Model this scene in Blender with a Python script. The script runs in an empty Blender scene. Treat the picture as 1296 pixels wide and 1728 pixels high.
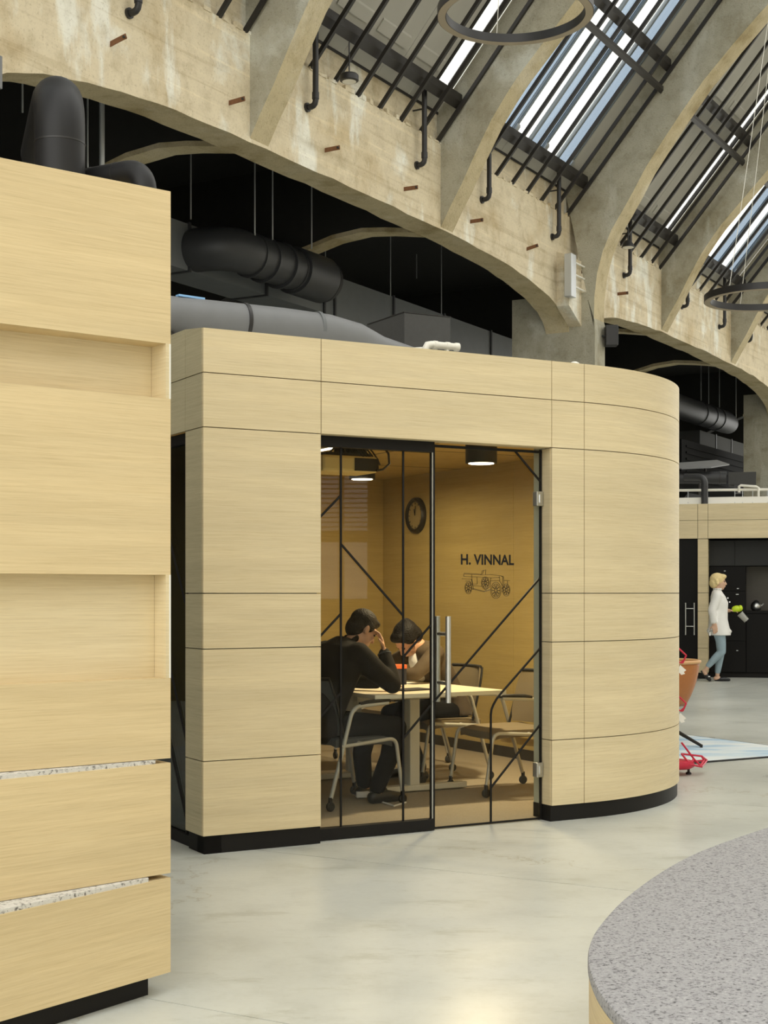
import bpy, bmesh, math, random
from mathutils import Vector, Matrix
random.seed(7)
SC = bpy.context.scene
COL = SC.collection
R = math.radians

# ------------------------------------------------------------------ camera, world, light, exposure
FPX, CX, HY, EYE = 2440.0, 648.0, 1000.0, 1.4
cam_d = bpy.data.cameras.new('camera')
cam = bpy.data.objects.new('camera', cam_d); COL.objects.link(cam)
cam.location = (0, 0, EYE); cam.rotation_euler = (R(90), 0, 0)
cam_d.sensor_fit = 'VERTICAL'; cam_d.sensor_height = 36.0
cam_d.lens = FPX / 1728 * 36.0
cam_d.shift_y = (HY - 864.0) / 1728.0
cam_d.clip_end = 300
SC.camera = cam

world = bpy.data.worlds.new('overcast_sky'); SC.world = world
world.use_nodes = True
bg = world.node_tree.nodes['Background']
bg.inputs[0].default_value = (1.0, 0.985, 0.93, 1); bg.inputs[1].default_value = 2.6
SC.view_settings.view_transform = 'Standard'
SC.view_settings.look = 'None'
SC.view_settings.exposure = 0.0
SC.view_settings.gamma = 1.0
SC.view_settings.use_curve_mapping = False
SC.cycles.max_bounces = 8
SC.cycles.transparent_max_bounces = 16
SC.cycles.caustics_reflective = False
SC.cycles.caustics_refractive = False
SC.cycles.sample_clamp_indirect = 6.0

# ------------------------------------------------------------------ frames of reference
AW = math.atan((2068.0 - CX) / FPX)                     # the hall runs about 30 degrees right of the view
dv = Vector((math.sin(AW), math.cos(AW), 0)); nv = Vector((math.cos(AW), -math.sin(AW), 0))
DW = 9.5
UP = Vector((0, 0, 1))
def W(p, t, h): return nv * (p - DW) + dv * t + UP * h     # p: out from the arcade wall, t: along the hall
def T(i): return 13.3201 + 4.58288 * i                     # rib positions
fv = Vector((.8729, .4879, 0)).normalized(); sv = Vector((-fv.y, fv.x, 0))
C0 = Vector((-.966, 7.714, 0))
def B(u, r, h): return C0 + fv * u + sv * r + UP * h       # meeting room: u along its front, r into it

# ------------------------------------------------------------------ materials
MAT = {}
def _mat(name):
    m = bpy.data.materials.new(name); m.use_nodes = True
    nt = m.node_tree
    return m, nt, nt.nodes['Principled BSDF']
def plain(name, col, rough=.5, metal=0, spec=.5, noise=0, nscale=8, bump=0, bscale=60, emit=None, es=0, coat=0):
    m, nt, b = _mat(name)
    b.inputs['Base Color'].default_value = (*col, 1); b.inputs['Roughness'].default_value = rough
    b.inputs['Metallic'].default_value = metal; b.inputs['Specular IOR Level'].default_value = spec
    b.inputs['Coat Weight'].default_value = coat
    if noise:
        tc = nt.nodes.new('ShaderNodeTexCoord'); n = nt.nodes.new('ShaderNodeTexNoise')
        n.inputs['Scale'].default_value = nscale; n.inputs['Detail'].default_value = 4
        r = nt.nodes.new('ShaderNodeMapRange'); r.inputs[3].default_value = 1 - noise; r.inputs[4].default_value = 1 + noise
        mx = nt.nodes.new('ShaderNodeMix'); mx.data_type = 'RGBA'; mx.blend_type = 'MULTIPLY'; mx.inputs[0].default_value = 1
        mx.inputs[6].default_value = (*col, 1)
        L = nt.links.new
        L(tc.outputs['Object'], n.inputs['Vector']); L(n.outputs['Fac'], r.inputs[0]); L(r.outputs[0], mx.inputs[7]); L(mx.outputs[2], b.inputs['Base Color'])
    if bump:
        tc = nt.nodes.new('ShaderNodeTexCoord'); n = nt.nodes.new('ShaderNodeTexNoise')
        n.inputs['Scale'].default_value = bscale
        bp = nt.nodes.new('ShaderNodeBump'); bp.inputs['Strength'].default_value = bump; bp.inputs['Distance'].default_value = .01
        nt.links.new(tc.outputs['Object'], n.inputs['Vector']); nt.links.new(n.outputs['Fac'], bp.inputs['Height']); nt.links.new(bp.outputs[0], b.inputs['Normal'])
    if emit:
        b.inputs['Emission Color'].default_value = (*emit, 1); b.inputs['Emission Strength'].default_value = es
    MAT[name] = m
    return m
def ramp(nt, stops):
    r = nt.nodes.new('ShaderNodeValToRGB')
    while len(r.color_ramp.elements) > 1: r.color_ramp.elements.remove(r.color_ramp.elements[-1])
    for k, (p, c) in enumerate(stops):
        e = r.color_ramp.elements[0] if k == 0 else r.color_ramp.elements.new(p)
        e.position = p; e.color = (*c, 1)
    return r
def noise(nt, vec, scale, detail=4, rough=.55):
    n = nt.nodes.new('ShaderNodeTexNoise'); n.inputs['Scale'].default_value = scale
    n.inputs['Detail'].default_value = detail; n.inputs['Roughness'].default_value = rough
    nt.links.new(vec, n.inputs['Vector']); return n
def mapping(nt, scale, rot=(0, 0, 0), src='geo'):
    g = nt.nodes.new('ShaderNodeNewGeometry'); m = nt.nodes.new('ShaderNodeMapping')
    m.inputs['Scale'].default_value = scale; m.inputs['Rotation'].default_value = rot
    nt.links.new(g.outputs['Position'], m.inputs['Vector']); return m.outputs[0]
def mixc(nt, fac, a, b, blend='MIX', f=None):
    x = nt.nodes.new('ShaderNodeMix'); x.data_type = 'RGBA'; x.blend_type = blend
    if f is not None: x.inputs[0].default_value = f
    if fac is not None: nt.links.new(fac, x.inputs[0])
    for k, v in ((6, a), (7, b)):
        if isinstance(v, tuple): x.inputs[k].default_value = (*v, 1)
        else: nt.links.new(v, x.inputs[k])
    return x.outputs[2]
def oak(name, c1, c2, rough=.55):
    m, nt, b = _mat(name)
    v = mapping(nt, (1.6, 1.6, 70)); n1 = noise(nt, v, 1.6, 6, .65)
    v2 = mapping(nt, (.5, .5, 9)); n2 = noise(nt, v2, 1.0, 3)
    v3 = mapping(nt, (7, 7, 420)); n3 = noise(nt, v3, 1.0, 3, .7)
    r1 = ramp(nt, [(.30, c2), (.62, c1)]); nt.links.new(n1.outputs['Fac'], r1.inputs[0])
    r2 = ramp(nt, [(.3, (.90, .89, .87)), (.7, (1.05, 1.04, 1.02))]); nt.links.new(n2.outputs['Fac'], r2.inputs[0])
    r3 = ramp(nt, [(.25, (.84, .82, .78)), (.5, (1, 1, 1))]); nt.links.new(n3.outputs['Fac'], r3.inputs[0])
    c = mixc(nt, None, r1.outputs[0], r2.outputs[0], 'MULTIPLY', 1.0)
    c = mixc(nt, None, c, r3.outputs[0], 'MULTIPLY', 1.0)
    nt.links.new(c, b.inputs['Base Color']); b.inputs['Roughness'].default_value = rough
    b.inputs['Specular IOR Level'].default_value = .3
    bp = nt.nodes.new('ShaderNodeBump'); bp.inputs['Strength'].default_value = .08; bp.inputs['Distance'].default_value = .002
    nt.links.new(n1.outputs['Fac'], bp.inputs['Height']); nt.links.new(bp.outputs[0], b.inputs['Normal'])
    MAT[name] = m; return m
def concrete(name, base, pale, dark, boards=True, stain=.5):
    m, nt, b = _mat(name)
    v = mapping(nt, (1, 1, 1)); big = noise(nt, v, .9, 6, .6)
    vs = mapping(nt, (1.7, 1.7, .5)); drip = noise(nt, vs, 1.0, 6, .6)
    mid = noise(nt, v, 4.5, 7, .65); fine = noise(nt, v, 38, 4, .7)
    r = ramp(nt, [(.34, dark), (.47, base), (.60, base), (.70, pale)]); nt.links.new(big.outputs['Fac'], r.inputs[0])
    rd = ramp(nt, [(.55, (0, 0, 0)), (.63, (1, 1, 1))]); nt.links.new(drip.outputs['Fac'], rd.inputs[0])
    ms = nt.nodes.new('ShaderNodeMath'); ms.operation = 'MULTIPLY'; ms.inputs[1].default_value = stain
    nt.links.new(rd.outputs[0], ms.inputs[0])
    c = mixc(nt, ms.outputs[0], r.outputs[0], pale)
    rm = ramp(nt, [(.30, (.80, .78, .73)), (.50, (1.0, 1.0, 1.0)), (.72, (1.06, 1.06, 1.05))]); nt.links.new(mid.outputs['Fac'], rm.inputs[0])
    c = mixc(nt, None, c, rm.outputs[0], 'MULTIPLY', 1.0)
    rf = ramp(nt, [(.28, (.72, .70, .66)), (.45, (1, 1, 1))]); nt.links.new(fine.outputs['Fac'], rf.inputs[0])
    c = mixc(nt, None, c, rf.outputs[0], 'MULTIPLY', 1.0)
    if boards:
        vb = mapping(nt, (.25, .25, 11)); nb = noise(nt, vb, 1.0, 4, .6)
        rb = ramp(nt, [(.36, (.86, .84, .80)), (.46, (1, 1, 1)), (.60, (1, 1, 1)), (.68, (1.12, 1.12, 1.11))]); nt.links.new(nb.outputs['Fac'], rb.inputs[0])
        c = mixc(nt, None, c, rb.outputs[0], 'MULTIPLY', 1.0)
    nt.links.new(c, b.inputs['Base Color']); b.inputs['Roughness'].default_value = .88; b.inputs['Specular IOR Level'].default_value = .25
    add = nt.nodes.new('ShaderNodeMath'); add.operation = 'ADD'
    nt.links.new(mid.outputs['Fac'], add.inputs[0])
    if boards:
        wv = nt.nodes.new('ShaderNodeTexWave'); wv.bands_direction = 'Z'; wv.wave_profile = 'SAW'
        wv.inputs['Scale'].default_value = 1.35; wv.inputs['Distortion'].default_value = .6; wv.inputs['Detail Scale'].default_value = 2
        nt.links.new(v, wv.inputs['Vector'])
        mw = nt.nodes.new('ShaderNodeMath'); mw.operation = 'MULTIPLY'; mw.inputs[1].default_value = .22
        nt.links.new(wv.outputs['Fac'], mw.inputs[0]); nt.links.new(mw.outputs[0], add.inputs[1])
    else:
        nt.links.new(fine.outputs['Fac'], add.inputs[1])
    bp = nt.nodes.new('ShaderNodeBump'); bp.inputs['Strength'].default_value = .55; bp.inputs['Distance'].default_value = .035
    nt.links.new(add.outputs[0], bp.inputs['Height']); nt.links.new(bp.outputs[0], b.inputs['Normal'])
    MAT[name] = m; return m
def polished_floor(name):
    m, nt, b = _mat(name)
    v = mapping(nt, (1, 1, 1)); n1 = noise(nt, v, .55, 6, .6); n2 = noise(nt, v, 3.2, 7, .7); n3 = noise(nt, v, 22, 5, .75)
    r1 = ramp(nt, [(.30, (.46, .475, .435)), (.5, (.575, .59, .54)), (.70, (.655, .665, .61))]); nt.links.new(n1.outputs['Fac'], r1.inputs[0])
    r2 = ramp(nt, [(.25, (.84, .84, .82)), (.5, (1, 1, 1)), (.75, (1.04, 1.04, 1.03))]); nt.links.new(n2.outputs['Fac'], r2.inputs[0])
    r3 = ramp(nt, [(.25, (.93, .92, .90)), (.5, (1, 1, 1))]); nt.links.new(n3.outputs['Fac'], r3.inputs[0])
    c = mixc(nt, None, r1.outputs[0], r2.outputs[0], 'MULTIPLY', 1.0); c = mixc(nt, None, c, r3.outputs[0], 'MULTIPLY', 1.0)
    nt.links.new(c, b.inputs['Base Color'])
    v4 = mapping(nt, (1.2, 3.4, 1), (0, 0, R(38))); n4 = noise(nt, v4, 1.5, 9, .72)
    r4 = ramp(nt, [(.36, (.84, .835, .80)), (.44, (1, 1, 1)), (.60, (1, 1, 1)), (.70, (1.06, 1.055, 1.04))]); nt.links.new(n4.outputs['Fac'], r4.inputs[0])
    c = mixc(nt, None, c, r4.outputs[0], 'MULTIPLY', 1.0)
    vo = nt.nodes.new('ShaderNodeTexVoronoi'); vo.feature = 'DISTANCE_TO_EDGE'; vo.inputs['Scale'].default_value = .33
    wn_ = noise(nt, v, 1.1, 6, .6); av = nt.nodes.new('ShaderNodeVectorMath'); av.operation = 'MULTIPLY_ADD'; av.inputs[1].default_value = (1.6, 1.6, 0)
    nt.links.new(wn_.outputs['Color'], av.inputs[0]); nt.links.new(v, av.inputs[2]); nt.links.new(av.outputs[0], vo.inputs['Vector'])
    rv = ramp(nt, [(0, (.74, .68, .58)), (.0022, (.86, .83, .77)), (.004, (1, 1, 1))]); nt.links.new(vo.outputs['Distance'], rv.inputs[0])
    c = mixc(nt, None, c, rv.outputs[0], 'MULTIPLY', .75)
    nt.links.new(c, b.inputs['Base Color'])
    rr = nt.nodes.new('ShaderNodeMapRange'); rr.inputs[3].default_value = .20; rr.inputs[4].default_value = .42
    nt.links.new(n1.outputs['Fac'], rr.inputs[0]); nt.links.new(rr.outputs[0], b.inputs['Roughness'])
    b.inputs['Specular IOR Level'].default_value = .4
    MAT[name] = m; return m
def speckle(name, base, dark, light, scale=90):
    m, nt, b = _mat(name)
    v = mapping(nt, (1, 1, 1)); n1 = noise(nt, v, scale, 3, .6); n2 = noise(nt, v, scale * .45, 3, .6)
    r1 = ramp(nt, [(.33, dark), (.45, base), (.60, base), (.70, light)]); nt.links.new(n1.outputs['Fac'], r1.inputs[0])
    r2 = ramp(nt, [(.30, (.55, .55, .56)), (.42, (1, 1, 1))]); nt.links.new(n2.outputs['Fac'], r2.inputs[0])
    c = mixc(nt, None, r1.outputs[0], r2.outputs[0], 'MULTIPLY', 1.0)
    nt.links.new(c, b.inputs['Base Color']); b.inputs['Roughness'].default_value = .85
    MAT[name] = m; return m
def glass(name, tint, refl=1.0, rough=0.0, base=0.02):
    m, nt, b = _mat(name); nt.nodes.remove(b)
    out = nt.nodes['Material Output']
    tr = nt.nodes.new('ShaderNodeBsdfTransparent'); tr.inputs[0].default_value = (*tint, 1)
    gl = nt.nodes.new('ShaderNodeBsdfGlossy'); gl.inputs['Roughness'].default_value = rough
    fr = nt.nodes.new('ShaderNodeFresnel'); fr.inputs[0].default_value = 1.5
    mu = nt.nodes.new('ShaderNodeMath'); mu.operation = 'MULTIPLY'; mu.inputs[1].default_value = refl
    mx = nt.nodes.new('ShaderNodeMixShader')
    nt.links.new(fr.outputs[0], mu.inputs[0]); nt.links.new(mu.outputs[0], mx.inputs[0])
    nt.links.new(tr.outputs[0], mx.inputs[1]); nt.links.new(gl.outputs[0], mx.inputs[2]); nt.links.new(mx.outputs[0], out.inputs[0])
    MAT[name] = m; return m

oak('oak', (.73, .625, .41), (.655, .545, .335))
oak('oak_warm', (.715, .58, .345), (.64, .505, .285))
oak('oak_shaded', (.50, .45, .30), (.42, .37, .24))  # same oak, darkened: shade of the left-facing flank put into the colour
oak('ply_yellow', (.60, .465, .19), (.545, .415, .16))
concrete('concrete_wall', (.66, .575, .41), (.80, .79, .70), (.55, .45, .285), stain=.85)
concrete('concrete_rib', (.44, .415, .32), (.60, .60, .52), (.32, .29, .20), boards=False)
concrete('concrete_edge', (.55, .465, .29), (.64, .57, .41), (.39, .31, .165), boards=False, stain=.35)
polished_floor('floor_concrete')
plain('joint_dark', (.16, .14, .10), .9)
plain('black_paint', (.014, .013, .011), .75, noise=.3)
plain('kick_black', (.009, .008, .007), .6, spec=.25)
plain('black_metal', (.018, .017, .017), .45, noise=.15)
plain('steel_dark', (.020, .017, .014), .55, noise=.25, nscale=3)
plain('duct_dark', (.030, .031, .033), .48, noise=.12, nscale=5)
plain('duct_grey', (.13, .138, .142), .5, noise=.12, nscale=5)
plain('duct_mid', (.17, .175, .18), .55, noise=.1, nscale=9)
plain('louvre_black', (.006, .006, .006), .8, spec=.1)
plain('box_charcoal', (.055, .055, .053), .85, noise=.15, nscale=40)
plain('rust', (.17, .075, .03), .85, noise=.4, nscale=30)
plain('white_paint', (.80, .78, .70), .5)
plain('white_roof', (.85, .83, .76), .7)
plain('roof_panel', (.43, .415, .36), .8, noise=.08, nscale=3)
plain('steel_blue', (.22, .25, .27), .4, metal=.3)
plain('chrome', (.72, .73, .72), .22, metal=1)
plain('brushed_steel', (.60, .61, .60), .34, metal=1)
plain('silver_paint', (.55, .56, .53), .4, metal=.2)
plain('galvanised', (.55, .57, .58), .45, metal=.7)
plain('jamb_green', (.60, .64, .54), .5)
plain('carpet', (.36, .31, .23), .95, noise=.35, nscale=120, bump=.3, bscale=300)
plain('table_top', (.80, .72, .55), .4)
plain('table_white', (.72, .72, .64), .45)
plain('fabric_black', (.006, .0055, .005), .9, spec=.15, noise=.2, nscale=30)
plain('jacket_black', (.013, .0115, .0105), .85, spec=.2, noise=.25, nscale=18)
plain('blazer_brown', (.085, .060, .034), .9, noise=.25, nscale=40)
plain('mesh_grey', (.075, .082, .088), .8, noise=.1, nscale=200)
plain('chair_fabric', (.21, .165, .095), .9, noise=.15, nscale=120)
plain('plastic_black', (.010, .010, .010), .5)
plain('skin', (.60, .34, .215), .55, noise=.06, nscale=20)
plain('skin_light', (.66, .42, .29), .55, noise=.06, nscale=20)
plain('hair_black', (.005, .004, .004), .6, spec=.25, bump=.6, bscale=90)
plain('hair_dark', (.015, .011, .008), .6, spec=.25, bump=.6, bscale=120)
plain('hair_blonde', (.83, .66, .33), .6, bump=.8, bscale=60, noise=.15, nscale=30)
plain('shirt_white', (.84, .83, .80), .85, noise=.05, nscale=14, bump=.25, bscale=25)
plain('denim', (.30, .40, .46), .9, noise=.18, nscale=14)
plain('shoe_black', (.010, .010, .011), .35)
plain('lime', (.55, .72, .02), .45, noise=.15, nscale=25)
plain('clear_grey', (.35, .35, .32), .3)
plain('clock_rim', (.022, .018, .013), .4)
plain('clock_face', (.46, .36, .17), .6)
plain('projector_body', (.80, .66, .30), .45)
plain('orange_leather', (.42, .15, .035), .5, noise=.12, nscale=25)
plain('leather_edge', (.62, .36, .16), .55)
plain('red_paint', (.55, .018, .055), .4)
plain('tag_white', (.85, .85, .83), .7)
plain('book_cover', (.018, .018, .030), .5)
plain('book_orange', (.70, .14, .04), .5)
plain('kitchen_black', (.006, .0055, .005), .5, spec=.15)
plain('pipe_black', (.011, .011, .012), .5, spec=.35, noise=.1, nscale=6)
plain('kitchen_grey', (.030, .031, .031), .55, spec=.25, noise=.1, nscale=20)
plain('backsplash', (.085, .075, .058), .5, noise=.15, nscale=6)
plain('ring_diffuser', (.42, .35, .25), .6)
plain('lamp_glow', (.9, .8, .6), .5, emit=(1.0, .86, .60), es=9.0)
plain('tube_glow', (.9, .9, .85), .5, emit=(1.0, .94, .78), es=4.0)
plain('blue_tape', (.25, .48, .80), .6)
speckle('terrazzo_white', (.62, .61, .57), (.14, .13, .12), (.72, .71, .68), 70)
speckle('felt_grey', (.36, .355, .362), (.10, .10, .102), (.50, .495, .495), 105)
glass('booth_glass', (.905, .905, .875), .24)
glass('side_glass', (.40, .46, .50), .8)
glass('sky_glass', (.97, .98, .98), .6)
glass('sky_glass_blue', (.46, .515, .575), .3)
def rug_mat():
    m, nt, b = _mat('rug')
    v = mapping(nt, (.7, 2.6, 1), (0, 0, R(24))); n = noise(nt, v, 1.1, 5, .6)
    r = ramp(nt, [(.40, (.70, .74, .73)), (.49, (.58, .67, .71)), (.56, (.36, .52, .66)), (.66, (.26, .43, .58))])
    nt.links.new(n.outputs['Fac'], r.inputs[0]); nt.links.new(r.outputs[0], b.inputs['Base Color']); b.inputs['Roughness'].default_value = .95
    MAT['rug'] = m
rug_mat()

# ------------------------------------------------------------------ mesh helpers
class MB:
    def __init__(s): s.v = []; s.f = []
    def add(s, vs, fs):
        o = len(s.v); s.v += [Vector(x) for x in vs]; s.f += [tuple(i + o for i in f) for f in fs]; return s
    def hexa(s, a):                     # eight corners: four below, four above
        return s.add(a, [(3, 2, 1, 0), (4, 5, 6, 7), (0, 1, 5, 4), (1, 2, 6, 5), (2, 3, 7, 6), (3, 0, 4, 7)])
    def box(s, o, ex, ey, ez):          # corner and three edge vectors
        o, ex, ey, ez = map(Vector, (o, ex, ey, ez))
        return s.hexa([o, o + ex, o + ex + ey, o + ey, o + ez, o + ex + ez, o + ex + ey + ez, o + ey + ez])
    def cbox(s, c, sx, sy, sz, rz=0, M=None):
        c = Vector(c); q = Matrix.Rotation(rz, 3, 'Z') if M is None else M
        ex, ey, ez = q @ Vector((sx, 0, 0)), q @ Vector((0, sy, 0)), q @ Vector((0, 0, sz))
        return s.box(c - (ex + ey + ez) / 2, ex, ey, ez)
    def prism(s, pts, off):             # polygon and an offset vector
        pts = [Vector(p) for p in pts]; off = Vector(off); k = len(pts)
        return s.add(pts + [p + off for p in pts], [tuple(range(k - 1, -1, -1)), tuple(range(k, 2 * k))] + [(i, (i + 1) % k, k + (i + 1) % k, k + i) for i in range(k)])
    def tube(s, path, rad, seg=10, caps=True, flat=1.0):
        path = [Vector(p) for p in path]; k = len(path)
        rads = rad if isinstance(rad, (list, tuple)) else [rad] * k
        vs = []; prev = None
        for i, p in enumerate(path):
            a = path[max(i - 1, 0)]; b = path[min(i + 1, k - 1)]
            t = (b - a).normalized()
            if prev is None:
                ref = UP if abs(t.z) < .9 else Vector((1, 0, 0))
                x = t.cross(ref).normalized()
            else:
                x = (prev - t * prev.dot(t)).normalized()
            prev = x; y = t.cross(x)
            for j in range(seg):
                an = 2 * math.pi * j / seg
                vs.append(p + (x * math.cos(an) + y * math.sin(an) * flat) * rads[i])
        fs = [(i * seg + j, i * seg + (j + 1) % seg, (i + 1) * seg + (j + 1) % seg, (i + 1) * seg + j) for i in range(k - 1) for j in range(seg)]
        if caps: fs += [tuple(range(seg - 1, -1, -1)), tuple((k - 1) * seg + j for j in range(seg))]
        return s.add(vs, fs)
    def lathe(s, c, prof, seg=24, axis=UP):
        c = Vector(c); ax = Vector(axis).normalized()
        x = ax.cross(Vector((0, 1, 0)) if abs(ax.y) < .9 else Vector((1, 0, 0))).normalized(); y = ax.cross(x)
        vs = [c + ax * h + (x * math.cos(2 * math.pi * j / seg) + y * math.sin(2 * math.pi * j / seg)) * max(r, 1e-4) for r, h in prof for j in range(seg)]
        k = len(prof)
        fs = [(i * seg + j, i * seg + (j + 1) % seg, (i + 1) * seg + (j + 1) % seg, (i + 1) * seg + j) for i in range(k - 1) for j in range(seg)]
        fs += [tuple(range(seg - 1, -1, -1)), tuple((k - 1) * seg + j for j in range(seg))]
        return s.add(vs, fs)
    def ball(s, c, rx, ry, rz, M=None, seg=16, rings=10):
        c = Vector(c); vs = []; fs = []
        for i in range(rings + 1):
            th = math.pi * i / rings
            for j in range(seg):
                ph = 2 * math.pi * j / seg
                q = Vector((rx * math.sin(th) * math.cos(ph), ry * math.sin(th) * math.sin(ph), rz * math.cos(th)))
                vs.append(c + ((M @ q) if M is not None else q))
        for i in range(rings):
            for j in range(seg):
                fs.append((i * seg + j, (i + 1) * seg + j, (i + 1) * seg + (j + 1) % seg, i * seg + (j + 1) % seg))
        return s.add(vs, fs)
    def sheet(s, rows, thick=None):     # grid of points -> surface; thick: offset vector to close it
        k = len(rows[0]); o = len(s.v)
        pts = [Vector(p) for r in rows for p in r]; m = len(rows)
        fs = [(i * k + j, i * k + j + 1, (i + 1) * k + j + 1, (i + 1) * k + j) for i in range(m - 1) for j in range(k - 1)]
        if thick is None: return s.add(pts, fs)
        th = Vector(thick); n0 = len(pts)
        allp = pts + [p + th for p in pts]
        fs2 = fs + [tuple(n0 + q for q in reversed(f)) for f in fs]
        edge = [j for j in range(k)] + [i * k + k - 1 for i in range(1, m)] + [(m - 1) * k + j for j in range(k - 2, -1, -1)] + [i * k for i in range(m - 2, 0, -1)]
        for a, b in zip(edge, edge[1:] + edge[:1]): fs2.append((b, a, a + n0, b + n0))
        return s.add(allp, fs2)

def link_mesh(name, mb, mat, loc=(0, 0, 0), parent=None, smooth=None, bevel=0, merge=False):
    loc = Vector(loc)
    me = bpy.data.meshes.new(name)
    me.from_pydata([tuple(v - loc) for v in mb.v], [], mb.f)
    bm = bmesh.new(); bm.from_mesh(me)
    if merge: bmesh.ops.remove_doubles(bm, verts=bm.verts, dist=1e-5)
    bmesh.ops.recalc_face_normals(bm, faces=bm.faces)
    if bevel: bmesh.ops.bevel(bm, geom=[e for e in bm.edges if len(e.link_faces) == 2 and e.calc_face_angle(0) > .5], offset=bevel, segments=2, affect='EDGES', profile=.5)
    bm.to_mesh(me); bm.free()
    me.materials.append(MAT[mat] if isinstance(mat, str) else mat)
    if smooth is not None:
        me.polygons.foreach_set('use_smooth', [True] * len(me.polygons))
        me.set_sharp_from_angle(angle=R(smooth))
    o = bpy.data.objects.new(name, me); COL.objects.link(o)
    if parent is not None: o.parent = parent
    else: o.location = loc
    return o
LOC = {}
def thing(name, loc, label=None, cat=None, group=None, kind=None):
    o = bpy.data.objects.new(name, None); COL.objects.link(o); o.location = Vector(loc); o.empty_display_size = .1
    LOC[o.name] = Vector(loc); tag(o, label, cat, group, kind); return o
def tag(o, label=None, cat=None, group=None, kind=None):
    if label: o['label'] = label
    if cat: o['category'] = cat
    if group: o['group'] = group
    if kind: o['kind'] = kind
    return o
def origin(o):
    v = Vector((0, 0, 0))
    while o is not None: v += o.location; o = o.parent
    return v
def part(parent, name, mb, mat, smooth=None, bevel=0, label=None, kind=None, merge=False):
    o = link_mesh(name, mb, mat, origin(parent), parent, smooth, bevel, merge)
    if label: o['label'] = label
    if kind: o['kind'] = kind
    return o
def one(name, mb, mat, label, cat, group=None, smooth=None, bevel=0, kind=None, loc=None, merge=False):
    if loc is None:
        c = sum(mb.v, Vector()) / len(mb.v); z = min(v.z for v in mb.v); loc = Vector((c.x, c.y, z))
    o = link_mesh(name, mb, mat, loc, None, smooth, bevel, merge); return tag(o, label, cat, group, kind)
def struct(name, mb, mat, smooth=None, label=None, bevel=0):
    o = link_mesh(name, mb, mat, (0, 0, 0), None, smooth, bevel); o['kind'] = 'structure'
    if label: o['label'] = label
    return o
def clone(o, parent=None):
    c = o.copy(); COL.objects.link(c)
    c.parent = parent
    for ch in list(o.children): clone(ch, c)
    return c
def interp(tab, x):
    for (a, b), (c, e) in zip(tab, tab[1:]):
        if x <= c: return b + (e - b) * max(0, x - a) / (c - a)
    return tab[-1][1]
ORD = ['first', 'second', 'third', 'fourth', 'fifth', 'sixth', 'seventh', 'eighth', 'ninth', 'tenth', 'eleventh', 'twelfth', 'thirteenth', 'fourteenth']

# ------------------------------------------------------------------ floor
mb = MB().box(W(-6.2, -14, -.14), nv * 27, dv * 72, UP * .1)
floor = struct('floor', mb, 'joint_dark', label='pale polished concrete floor with thin saw-cut joints')
tj = [-14, -8.2, -5.2, -2.2, .85, 3.9, 6.45, 9.43, 12.5, 15.5, 18.5, 21.6, 24.6, 27.7, 30.8, 35, 40, 46, 52, 58]
pj = [-6.2, 3.2, 12.4, 20.8]
for a, b in zip(tj, tj[1:]):
    for c, e in zip(pj, pj[1:]):
        part(floor, 'slab', MB().box(W(c + .003, a + .003, -.05), nv * (e - c - .006), dv * (b - a - .006), UP * .05), 'floor_concrete')

# ------------------------------------------------------------------ arcade wall on the left of the hall
LEDGE, SLOPE, VPAN = 7.69, 1.17, .5
ARCH = [(0, 6.50), (2.5, 6.485), (3.8, 6.45), (5.0, 6.36), (5.9, 6.2), (6.3, 6.08), (6.5, 5.95), (6.62, 5.82), (6.70, 5.66)]
def arch_h(t, c): return interp(ARCH, abs(t - c))
PW = .45
mb = MB(); soff = MB()
def col(m, a, b, ha, hb, top, p): m.add([W(p, a, ha), W(p, b, hb), W(p, b, top), W(p, a, top)], [(0, 1, 2, 3)])
for k in range(-1, 3):
    ta, tb = T(3 * k - 1) + PW, T(3 * k + 2); c = (ta + tb) / 2; N = 56
    ts = [c + (tb - ta) / 2 * math.sin(math.pi / 2 * (2 * i / N - 1)) for i in range(N + 1)]
    jit = {i: random.uniform(-.012, .012) for i in range(N + 1)}
    for i in range(N):
        a, b = ts[i], ts[i + 1]; ha, hb = arch_h(a, c) + jit[i], arch_h(b, c) + jit[i + 1]
        col(mb, a, b, ha, hb, LEDGE, 0); col(mb, a, b, ha, hb, 8.13, -.42)
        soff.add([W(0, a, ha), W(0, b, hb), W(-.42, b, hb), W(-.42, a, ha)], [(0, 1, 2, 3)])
    col(mb, tb, tb + PW, 0, 0, LEDGE, 0)
ta, tb = T(-4), T(8) + PW
mb.box(W(-.06, ta, LEDGE - .02), nv * -.3, dv * (tb - ta), UP * (8.13 - LEDGE + .02))
mb.add([W(0, ta, LEDGE), W(0, tb, LEDGE), W(-.06, tb, LEDGE), W(-.06, ta, LEDGE)], [(0, 1, 2, 3)])
wall = struct('wall_left', mb, 'concrete_wall', label='weathered beige concrete arcade wall with wide flat arches')
part(wall, 'arch_soffit', soff, 'concrete_edge')
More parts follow.
